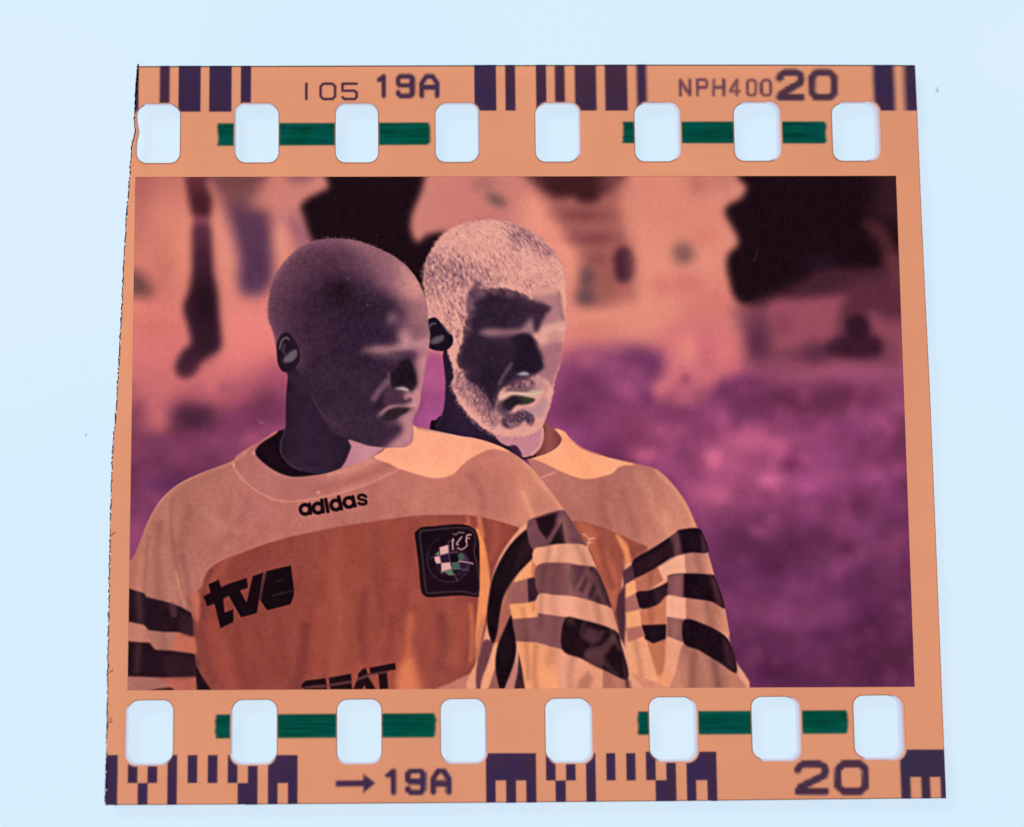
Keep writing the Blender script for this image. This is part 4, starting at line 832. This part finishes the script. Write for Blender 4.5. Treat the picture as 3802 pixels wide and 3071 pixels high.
# ---------------------------------------------------------------- the light panel
m_panel, nt, out = new_mat('panel_glow')
tc = nt.nodes.new('ShaderNodeTexCoord'); nz = nt.nodes.new('ShaderNodeTexNoise'); nz.inputs['Scale'].default_value = 42; nz.inputs['Detail'].default_value = 1.5
nt.links.new(tc.outputs['Object'], nz.inputs['Vector'])
rp = nt.nodes.new('ShaderNodeValToRGB'); rp.color_ramp.elements[0].position = .34; rp.color_ramp.elements[1].position = .66
rp.color_ramp.elements[0].color = (*((PANEL-ALB*LIFT/.3)*np.array([.965, .988, 1.0])), 1); rp.color_ramp.elements[1].color = (*((PANEL-ALB*LIFT/.3)*np.array([1.03, 1.01, 1.0])), 1)
nt.links.new(nz.outputs[0], rp.inputs[0])
em = nt.nodes.new('ShaderNodeEmission'); nt.links.new(rp.outputs[0], em.inputs[0]); em.inputs[1].default_value = 1.0
pd = nt.nodes.new('ShaderNodeBsdfDiffuse'); pd.inputs[0].default_value = (ALB, ALB, ALB, 1)     # frosted face: takes a faint shadow from the fill lamp
ps_ = nt.nodes.new('ShaderNodeAddShader'); nt.links.new(em.outputs[0], ps_.inputs[0]); nt.links.new(pd.outputs[0], ps_.inputs[1])
nt.links.new(ps_.outputs[0], out.inputs[0])
s = 0.09
panel = link('light_panel', mesh_from('light_panel', [(-s,-s,-.0006),(s,-s,-.0006),(s,s,-.0006),(-s,s,-.0006),(-s,-s,-.008),(s,-s,-.008),(s,s,-.008),(-s,s,-.008)],
        [(0,1,2,3),(7,6,5,4),(0,4,5,1),(1,5,6,2),(2,6,7,3),(3,7,4,0)]), None, m_panel)
tag(panel, kind='structure')

# ---------------------------------------------------------------- the film
film = link('film_negative', None)
tag(film, 'orange colour film negative with sprocket holes showing two men, lying on a white light panel', 'film negative')
BASE = np.array([216, 146, 113]); T_BASE = lin(BASE)/GAIN
m_base = dye_material('film_base_orange', colour=T_BASE, vary=.04)
m_clear, nt, out = new_mat('film_clear_back'); t_ = nt.nodes.new('ShaderNodeBsdfTransparent'); nt.links.new(t_.outputs[0], out.inputs[0])
m_cut = dye_material('film_cut_edge', diffuse=.25, gloss=.02, colour=(.52,.50,.56))
m_pic = dye_material('picture_dye'); m_hole_shading = dye_material('hole_edge_shading', diffuse=.25, gloss=0)
m_ink_shade = dye_material('edge_ink_shade', diffuse=0, gloss=0)

rnd = random.Random(7)
LEFT = [(510,246),(504,316),(500,386),(499,460),(503,491),(490,526),(486,572),(483,619),(480,665),(471,784),(459,969),(449,1199),(432,1500),(416,1690),(409,1943),(405,2133),(402,2323),(400,2470),(398,2636),(394,2822),(390,2990)]
left = []
for (a, b) in zip(LEFT[:-1], LEFT[1:]):
    n = max(2, int(math.hypot(b[0]-a[0], b[1]-a[1])/7))
    for i in range(n):
        t = i/n; j = 0 if (i == 0 and a == LEFT[0]) else rnd.uniform(-2.2, 2.2)
        left.append((a[0]+(b[0]-a[0])*t + j, a[1]+(b[1]-a[1])*t))
left.append(LEFT[-1])
TOP = [(3397,242),(2900,240),(2400,240),(1862,242),(1200,244)]        # right to left
BOT = [(1000,2987),(1812,2981),(2600,2974),(3513,2964)]
RIGHT = [(3475,2000),(3455,1500),(3436,1100),(3422,800),(3405,400)]
outline_px = left + BOT + RIGHT + TOP
outline = to_film(outline_px)

K2 = 3802/2149
hole_px = [(333,282),(540,281),(749,281),(958.5,280),(1168,279.5),(1376.5,279),(1585,278),(1791,278),
           (316.5,1535),(534.5,1534),(754,1533),(971.5,1532),(1191,1531),(1409,1528),(1624,1527),(1838,1524)]
def rounded(cx, cy, hx, hy, r, n=9):
    pts, nor = [], []
    for qx, qy, a0 in ((1,1,0), (-1,1,90), (-1,-1,180), (1,-1,270)):
        for i in range(n):
            a = math.radians(a0 + 90*i/(n-1)); c_, s_ = math.cos(a), math.sin(a)
            pts.append((cx + qx*(hx-r) + r*c_, cy + qy*(hy-r) + r*s_)); nor.append((c_, s_))
    return pts, nor
holes = []
for i, (hx_, hy_) in enumerate(hole_px):
    c = to_film([(hx_*K2, hy_*K2)])[0]
    # densify: corners from rounded(), straight sides subdivided
    pts, nor = rounded(c[0], c[1], 1.005, 1.40, .47)
    P2, N2 = [], []
    for j in range(len(pts)):
        a, b = np.array(pts[j]), np.array(pts[(j+1) % len(pts)]); na, nb = np.array(nor[j]), np.array(nor[(j+1) % len(pts)])
        n = max(1, int(np.hypot(*(b-a))/.2))
        for q in range(n):
            P2.append(a + (b-a)*q/n); N2.append(na + (nb-na)*q/n)
    P2, N2 = np.array(P2), np.array(N2)
    if i == 0:                                     # the torn side dents the first hole
        side = (N2[:,0] < -.5)
        P2[side, 0] += .11*np.exp(-((P2[side,1]-c[1]-.1)/.32)**2)
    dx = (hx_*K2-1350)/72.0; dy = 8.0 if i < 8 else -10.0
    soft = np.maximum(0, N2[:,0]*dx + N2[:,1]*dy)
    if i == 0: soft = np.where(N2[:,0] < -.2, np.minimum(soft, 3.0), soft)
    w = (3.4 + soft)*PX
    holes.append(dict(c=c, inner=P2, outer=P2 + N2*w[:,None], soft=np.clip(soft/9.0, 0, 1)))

pic_px = [(284,371),(1000,369.5),(1878,369),(1881,600),(1899,1000),(1919,1441),(1100,1446),(268,1449),(273,1000),(280,560)]
frame_loop = to_film(np.array([(284,371.5),(1880.5,369),(1919.5,1441.5),(267.5,1449)])*K2)

def slab(name, loops, z0, z1):
    cu = bpy.data.curves.new(name, 'CURVE'); cu.dimensions = '2D'; cu.fill_mode = 'BOTH'; cu.extrude = (z1-z0)/2*MM
    for lp in loops:
        sp = cu.splines.new('POLY'); sp.points.add(len(lp)-1); sp.use_cyclic_u = True
        for p, q in zip(sp.points, lp): p.co = (q[0]*MM, q[1]*MM, 0, 1)
    tmp = bpy.data.objects.new('tmp', cu); scene.collection.objects.link(tmp)
    dg = bpy.context.evaluated_depsgraph_get(); me = bpy.data.meshes.new_from_object(tmp.evaluated_get(dg))
    bpy.data.objects.remove(tmp); bpy.data.curves.remove(cu)
    me.name = name
    for v in me.vertices: v.co.z += (z0+z1)/2*MM
    me.materials.clear()
    return me
base_me = slab('film_base', [outline, frame_loop] + [h['outer'] for h in holes], 0, TH)
for m in (m_base, m_clear, m_cut): base_me.materials.append(m)
for p in base_me.polygons:
    zc = p.center.z; p.material_index = 2 if abs(p.normal.z) < .5 else (0 if zc > TH*MM*.75 else 1)
link('film_base', base_me, film)

# the picture: dye grid on top, clear support under it
fx0, fx1 = frame_loop[:,0].min(), frame_loop[:,0].max()
NU, NV = GRID
u = np.linspace(0, 1, NU)[None, :]; v = np.linspace(0, 1, NV)[:, None]
A_, B_, C_, D_ = frame_loop                       # TL, TR, BR, BL
PXg = (1-v)*((1-u)*A_[0]+u*B_[0]) + v*((1-u)*D_[0]+u*C_[0])
PYg = (1-v)*((1-u)*A_[1]+u*B_[1]) + v*((1-u)*D_[1]+u*C_[1])
Ug, Vg = to_px(PXg, PYg)
dye = lin(paint_picture(Ug, Vg))/GAIN
pic = link('picture', grid_mesh('picture', PXg, PYg, TH, np.clip(dye, 0, .8)), film, m_pic)
pic['label'] = 'negative image of two men in striped football training shirts before a purple blurred ground'
sup = slab('picture_support', [frame_loop[::-1]], 0.0, TH-.02)
sup.materials.append(m_clear); link('picture_support', sup, film)

# hole rims: added flat rings, soft bright blur painted pale outward, edge shading dark opposite
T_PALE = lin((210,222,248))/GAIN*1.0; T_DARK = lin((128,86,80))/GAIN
for h in holes:
    n = len(h['inner']); rings = 5; vs_, cols, fs = [], [], []
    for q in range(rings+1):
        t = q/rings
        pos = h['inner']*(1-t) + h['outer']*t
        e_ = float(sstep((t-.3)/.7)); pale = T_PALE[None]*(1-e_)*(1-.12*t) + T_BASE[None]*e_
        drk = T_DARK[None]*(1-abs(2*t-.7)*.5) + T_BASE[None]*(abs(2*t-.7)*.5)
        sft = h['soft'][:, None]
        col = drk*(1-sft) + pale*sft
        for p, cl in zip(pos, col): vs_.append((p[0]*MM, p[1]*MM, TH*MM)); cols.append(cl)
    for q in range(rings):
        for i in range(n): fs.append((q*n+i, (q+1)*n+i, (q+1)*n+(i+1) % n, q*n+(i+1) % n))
    link('hole_edge_shading', mesh_from('hole_edge_shading', vs_, fs, np.array(cols)), film, m_hole_shading)

# edge shading painted as a thin dark strip just inside the top, right and bottom edge
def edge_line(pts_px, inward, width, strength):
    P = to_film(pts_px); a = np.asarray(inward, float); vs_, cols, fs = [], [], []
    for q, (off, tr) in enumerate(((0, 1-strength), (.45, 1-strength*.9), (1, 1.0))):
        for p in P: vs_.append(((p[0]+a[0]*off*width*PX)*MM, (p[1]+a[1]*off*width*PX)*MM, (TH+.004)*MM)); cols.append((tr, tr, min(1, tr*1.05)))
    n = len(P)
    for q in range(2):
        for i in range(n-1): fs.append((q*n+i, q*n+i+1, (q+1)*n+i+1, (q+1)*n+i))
    link('edge_shade', mesh_from('edge_shade', vs_, fs, np.array(cols)), film, m_ink_shade)
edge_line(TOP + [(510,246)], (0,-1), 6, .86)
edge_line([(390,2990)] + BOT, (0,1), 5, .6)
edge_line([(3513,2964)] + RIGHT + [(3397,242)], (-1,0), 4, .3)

# ---------------------------------------------------------------- edge print
lvl = [0]
def ink(name, polys, colour, feather=2.0, strokes=(), width=0, quant=0, blur_x=0, label=None, cut=True):
    """one printed mark: polygons / pen strokes in photograph pixels laid down as a soft-edged dye patch on the rebate"""
    fp = [to_film(p) for p in polys]; fsx = [to_film(p) for p in strokes]
    al = np.concatenate(fp + fsx); f = feather*PX; mg = f + width*PX*.6 + blur_x*PX + .02
    step = .036
    xs = np.arange(al[:,0].min()-mg, al[:,0].max()+mg+step, step); ys = np.arange(al[:,1].min()-mg, al[:,1].max()+mg+step, step)
    X, Y = np.meshgrid(xs, ys)
    Xq, Yq = (X, Y) if not quant else ((np.floor(X/quant)+.5)*quant, (np.floor(Y/quant)+.5)*quant)
    cov = np.zeros(X.shape)
    for p in fp: cov = np.maximum(cov, sstep(.5 - poly_sd(Xq, Yq, p)/(2*f)))
    for p in fsx:
        d2 = np.full(X.shape, 1e9)
        for a, b in zip(p[:-1], p[1:]): d2 = np.minimum(d2, seg_dist2(Xq, Yq, a, b))
        cov = np.maximum(cov, sstep(.5 - (np.sqrt(d2) - width*PX/2)/(2*f)))
    def box(c, n, ax):
        if n < 1: return c
        return sum(np.roll(c, k, ax) for k in range(-n, n+1))/(2*n+1)
    if quant: cov = box(box(cov, 1, 0), 1, 1)
    if blur_x: cov = box(box(cov, int(blur_x*PX/step), 1), int(blur_x*PX/step)//2, 1)
    if cut:
        for h in holes:
            if abs(h['c'][0]-X.mean()) < 3.4+np.ptp(xs)/2 and abs(h['c'][1]-Y.mean()) < 2.6+np.ptp(ys)/2:
                cov = cov*sstep(.5 + (poly_sd(X, Y, h['outer']) )/(2*.03))
    sel = poly_sd(X, Y, outline) if np.abs(X).max() > 17.8 or np.abs(Y).max() > 16.6 else None
    if sel is not None: cov = cov*(sel < .0)
    T = np.clip(lin(colour)/lin(BASE), 0, 1)**.87
    hue = 1 + .22*(vnoise(X*100, Y*100, 60, 400+lvl[0])-.5)[..., None]*np.array([1.0, .2, -1.2])
    if name == 'green_stripe': hue = hue*(1 + .5*(vnoise(X*100, Y*100, 9, 500+lvl[0], stretch=22)-.5) + .25*(vnoise(X*100, Y*100, 40, 510+lvl[0])-.5))[..., None]
    dyec = 1 - cov[..., None]*(1 - np.clip(T*hue, 0, 1))
    lvl[0] += 1
    o = link(name, grid_mesh(name, X, Y, TH + .006 + .0006*(lvl[0] % 9), dyec, keep=cov > .004), film, m_ink_shade)
    if label: o['label'] = label
    return o

def bars(rects, feather=2.4, blur=0, col=(66,42,70)):
    """one unbroken printed bar or block, square to the film; x ranges are read at the middle of the height"""
    ps = []
    for x0, x1, y0, y1 in rects:
        ym = (y0+y1)/2
        a = to_film([(x0, ym)])[0]; b = to_film([(x1, ym)])[0]; c = to_film([((x0+x1)/2, y0)])[0]; d = to_film([((x0+x1)/2, y1)])[0]
        q = [(a[0], c[1]), (b[0], c[1]), (b[0], d[1]), (a[0], d[1])]
        U4, V4 = to_px(np.array([p[0] for p in q]), np.array([p[1] for p in q]))
        ps.append(list(zip(U4, V4)))
    ink('barcode_bar' if len(rects) == 1 else 'barcode_block', ps, col, feather, blur_x=blur)

for x0, x1, bl in ((480,515,0),(593,630,3),(663,745,0),(777,860,0),(894,932,0),(1761,1842,0),(1876,1913,0),(1990,2028,2),(2060,2097,3),(2134,2214,3),(2246,2329,4),(2364,2401,6),(3243,3321,10),(3357,3440,12)):
    bars([(x0, x1, 225, 415 if x0 < 1500 else 411)], 2.4, bl, (72,45,68) if x0 % 3 else (64,44,74))
b1 = lambda x: 350 + x/2.149; b2 = lambda x: 1300 + x/1.9536; b3 = lambda x: 2300 + x/1.6531
BC = (66,44,76)
def code(conv, groups, Y_, feather=2.2, blur=0, col=BC):
    # rows: 0 upper edge, 1 middle, 2 film edge; inner seams overlap a little so that a block stays unbroken
    for grp in groups:
        full = [r for r in grp if (r[2], r[3]) == (0, 2)]
        rects = []
        for x0, x1, y0, y1 in grp:
            e0 = 5 if any(abs(f[1]-x0) < 6 for f in full) else 0; e1 = 5 if any(abs(f[0]-x1) < 6 for f in full) else 0
            rects.append((conv(x0)-e0, conv(x1)+e1, Y_[y0], Y_[y1]))
        bars(rects, feather, blur, col)
code(b1, [[(60,185,0,2)],[(268,345,0,1)],[(345,425,1,2)],[(425,503,0,1)],[(583,660,0,2)],[(745,822,0,1)],[(905,983,0,1)],[(1065,1143,0,1)],[(1143,1225,1,2),(1225,1303,0,2)],[(1385,1463,0,2),(1463,1545,0,1),(1545,1622,0,2)]], (2803.5, 2907.5, 3010))
code(b2, [[(985,1055,0,2),(1055,1130,0,1),(1130,1203,0,2),(1203,1276,0,1),(1276,1350,0,2)],[(1420,1490,0,1)],[(1490,1565,1,2)],[(1565,1635,0,1)],[(1712,1782,0,2)],[(1858,1924,0,1)],[(2003,2070,0,1)]], (2796.5, 2898, 3002))
code(b3, [[(162,222,0,1)],[(222,288,1,2),(288,348,0,2)],[(412,470,0,2),(470,538,0,1),(538,598,0,2)]], (2791, 2897, 2995), 2.4, 1)
code(b3, [[(1725,1785,0,2),(1785,1850,0,1),(1850,1905,0,2),(1905,1968,0,1),(1968,2030,0,2)]], (2783, 2885, 2985), 3.0, 5, (64,48,74))

def stripe(x0, x1, y0a, y1a, y0b, y1b):
    rs = random.Random(int(x0)); p = []
    n = 7
    for i in range(n+1): p.append((x0 + rs.uniform(0, 5), y0a + (y1a-y0a)*i/n))
    p = p[::-1]
    q = [(x1 - rs.uniform(0, 5) - (6 if i in (0, n) else 0), y0b + (y1b-y0b)*i/n) for i in range(n+1)]
    ink('green_stripe', [p + q], (2,80,67), 4.2, blur_x=4)
stripe(806, 1599, 458, 542, 455, 538); stripe(2310, 3070, 452, 532, 451, 533)
stripe(797, 1621, 2653, 2742, 2648, 2738); stripe(2365, 3150, 2642, 2729, 2637, 2724)

GL = {'1': [[(.02,.2),(.5,.0),(.5,1)]], 'I': [[(.5,0),(.5,1)]],
 '9': [[(1,.5),(.12,.5),(0,.4),(0,.12),(.14,0),(.86,0),(1,.12),(1,.88),(.86,1),(.14,1),(0,.88),(0,.82)]],
 'A': [[(0,1),(0,.36),(.32,0),(.68,0),(1,.36),(1,1)], [(0,.58),(1,.58)]],
 '0': [[(.2,0),(.8,0),(1,.18),(1,.82),(.8,1),(.2,1),(0,.82),(0,.18),(.2,0)]],
 '5': [[(1,0),(0,0),(0,.46),(.84,.46),(1,.58),(1,.88),(.86,1),(.14,1),(0,.88)]],
 '2': [[(0,.22),(.06,.1),(.22,0),(.76,0),(.96,.1),(1,.26),(.94,.42),(.1,.84),(.02,1),(1,1)]],
 'N': [[(0,1),(0,0),(1,1),(1,0)]], 'P': [[(0,1),(0,0),(.85,0),(1,.1),(1,.4),(.85,.5),(0,.5)]], 'H': [[(0,0),(0,1)],[(1,0),(1,1)],[(0,.5),(1,.5)]],
 '4': [[(.72,1),(.72,0),(0,.66),(0,.72),(1,.72)]]}
def text(name, label, items, w, col, quant=0, feather=2.0, blur=0):
    strokes = []
    for ch, x0, x1, y0, y1 in items:
        h = w/2
        for st_ in GL[ch]: strokes.append([(x0+h+(x1-x0-w)*a, y0+h+(y1-y0-w)*b) for a, b in st_])
    ink(name, [], col, feather, strokes, w, quant, blur, label)
t1 = lambda x: 350 + x/2.149; t2 = lambda x: 1350 + x/1.9536; t3 = lambda x: 2300 + x/1.7908
text('emulsion_number', 'thin purple digits 105 on the upper edge', [('I',t1(1678),t1(1706),306,373),('0',t1(1795),t1(1932),306,373),('5',t1(1970),t1(2104),306,373)], 10, (78,46,66))
text('frame_number', 'pixelated purple 19A on the upper edge', [('1',t2(92),t2(200),273,365),('9',t2(232),t2(374),273,365),('A',t2(405),t2(550),273,365)], 19, (76,48,74), .075)
text('film_type_lettering', 'thin mauve letters NPH400 on the upper edge', [('N',t3(396),t3(476),292,360),('P',t3(507),t3(587),292,360),('H',t3(617),t3(702),292,360),('4',t3(727),t3(810),292,360),('0',t3(838),t3(917),293,360),('0',t3(935),t3(1014),293,360)], 11, (116,70,82), .075)
text('frame_number', 'bold purple 20 on the upper edge beside the mauve letters', [('2',t3(1040),t3(1234),256,375),('0',t3(1256),t3(1452),256,375)], 27, (82,54,72), .1, 3.0, 4)
lb = (2856.5, 2951)
text('frame_number', 'pixelated purple 19A after the arrow on the lower edge', [('1',b2(256),b2(372),2853,2952),('9',b2(400),b2(550),2853,2952),('A',b2(583),b2(733),2853,2952)], 20, (70,46,80), .075)
text('frame_number', 'purple 20 on the lower edge', [('2',b3(1072),b3(1286),2823,2951),('0',b3(1320),b3(1531),2823,2951)], 26, (80,50,72), .09, 2.6, 2)
ink('arrow_mark', [[(1246,2898),(b2(95),2896.5),(b2(95),2873),(b2(183),2907.5),(b2(95),2945.5),(b2(95),2920),(1246,2921)]], (70,46,80), 2.0, quant=.06, label='purple arrow pointing right on the lower edge')

# ---------------------------------------------------------------- torn left edge: dark burrs and bright glints
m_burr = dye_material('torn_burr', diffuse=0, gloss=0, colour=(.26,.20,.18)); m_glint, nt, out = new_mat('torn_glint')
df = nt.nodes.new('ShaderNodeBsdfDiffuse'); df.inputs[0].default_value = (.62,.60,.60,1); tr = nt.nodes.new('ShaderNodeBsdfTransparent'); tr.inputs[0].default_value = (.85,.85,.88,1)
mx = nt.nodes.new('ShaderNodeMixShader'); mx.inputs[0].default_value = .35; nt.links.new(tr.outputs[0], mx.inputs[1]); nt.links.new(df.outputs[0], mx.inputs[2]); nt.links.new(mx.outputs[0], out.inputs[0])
bv, bf, gv, gf = [], [], [], []
def flake(V, Fc, cx, cy, w, h, ang, z):
    c_, s_ = math.cos(ang), math.sin(ang); i0 = len(V)
    ring = []
    for k_ in range(6):
        a = math.tau*k_/6; r = rnd.uniform(.7, 1.15)
        x, y = w/2*r*math.cos(a), h/2*r*math.sin(a); ring.append((cx + x*c_ - y*s_, cy + x*s_ + y*c_))
    f_ = to_film(ring)
    for zz in (z, z+.012):
        for p in f_: V.append((p[0]*MM, p[1]*MM, zz*MM))
    Fc.append(tuple(i0+k_ for k_ in range(6))[::-1]); Fc.append(tuple(i0+6+k_ for k_ in range(6)))
    for k_ in range(6): Fc.append((i0+k_, i0+(k_+1) % 6, i0+6+(k_+1) % 6, i0+6+k_))
tot = 246.0
while tot < 2985:
    xs_ = np.interp(tot, [p[1] for p in LEFT], [p[0] for p in LEFT])
    heavy = tot < 390 or (2830 < tot < 2930)
    w = rnd.uniform(6, 11) if heavy else rnd.uniform(3, 5.5)
    flake(bv, bf, xs_ + (w*.3 if heavy else rnd.uniform(-1, 2)), tot, w, rnd.uniform(14, 30), rnd.uniform(-.15, .25), TH+.012)
    tot += rnd.uniform(9, 22)
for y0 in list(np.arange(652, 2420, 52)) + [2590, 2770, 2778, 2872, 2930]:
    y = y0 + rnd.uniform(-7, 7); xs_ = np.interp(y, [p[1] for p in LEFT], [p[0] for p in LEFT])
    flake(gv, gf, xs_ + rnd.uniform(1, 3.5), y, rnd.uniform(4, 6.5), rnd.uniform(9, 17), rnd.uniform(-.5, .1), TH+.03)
for y in (2492, 2668, 2680, 1980):
    xs_ = np.interp(y, [p[1] for p in LEFT], [p[0] for p in LEFT])
    flake(bv, bf, xs_+14, y, 3, 22, .9, TH+.012)
o = link('torn_burr', mesh_from('torn_burr', bv, bf), film, m_burr); o['kind'] = 'stuff'
o = link('torn_glint', mesh_from('torn_glint', gv, gf), film, m_glint); o['kind'] = 'stuff'

# ---------------------------------------------------------------- dust on the panel
def speck(px, size, dens, label, seed):
    rs = random.Random(seed); c = to_film([px])[0]; n = 9
    vs_, fs = [], []
    for lay, (z, k_) in enumerate(((-.6, 1.0), (-.52, .9), (-.45, .45))):
        for i in range(n):
            a = math.tau*i/n; r = size*PX*k_*rs.uniform(.55, 1.2)
            vs_.append(((c[0]+r*.55*math.cos(a))*MM, (c[1]+r*math.sin(a))*MM, z*MM))
    for lay in range(2):
        for i in range(n): fs.append((lay*n+i, lay*n+(i+1) % n, (lay+1)*n+(i+1) % n, (lay+1)*n+i))
    fs.append(tuple(2*n+i for i in range(n)))
    o = link('dust_speck', mesh_from('dust_speck', vs_, fs), None, dye_material('dust', diffuse=.02, gloss=0, colour=dens))
    tag(o, label, 'dust', 'dust specks on the light panel')
speck((3491,318), 11, (.62,.68,.74), 'small grey dust speck on the panel right of the film\'s top corner', 1)
speck((310,1607), 6, (.6,.66,.72), 'tiny grey dust speck on the panel left of the film', 2)
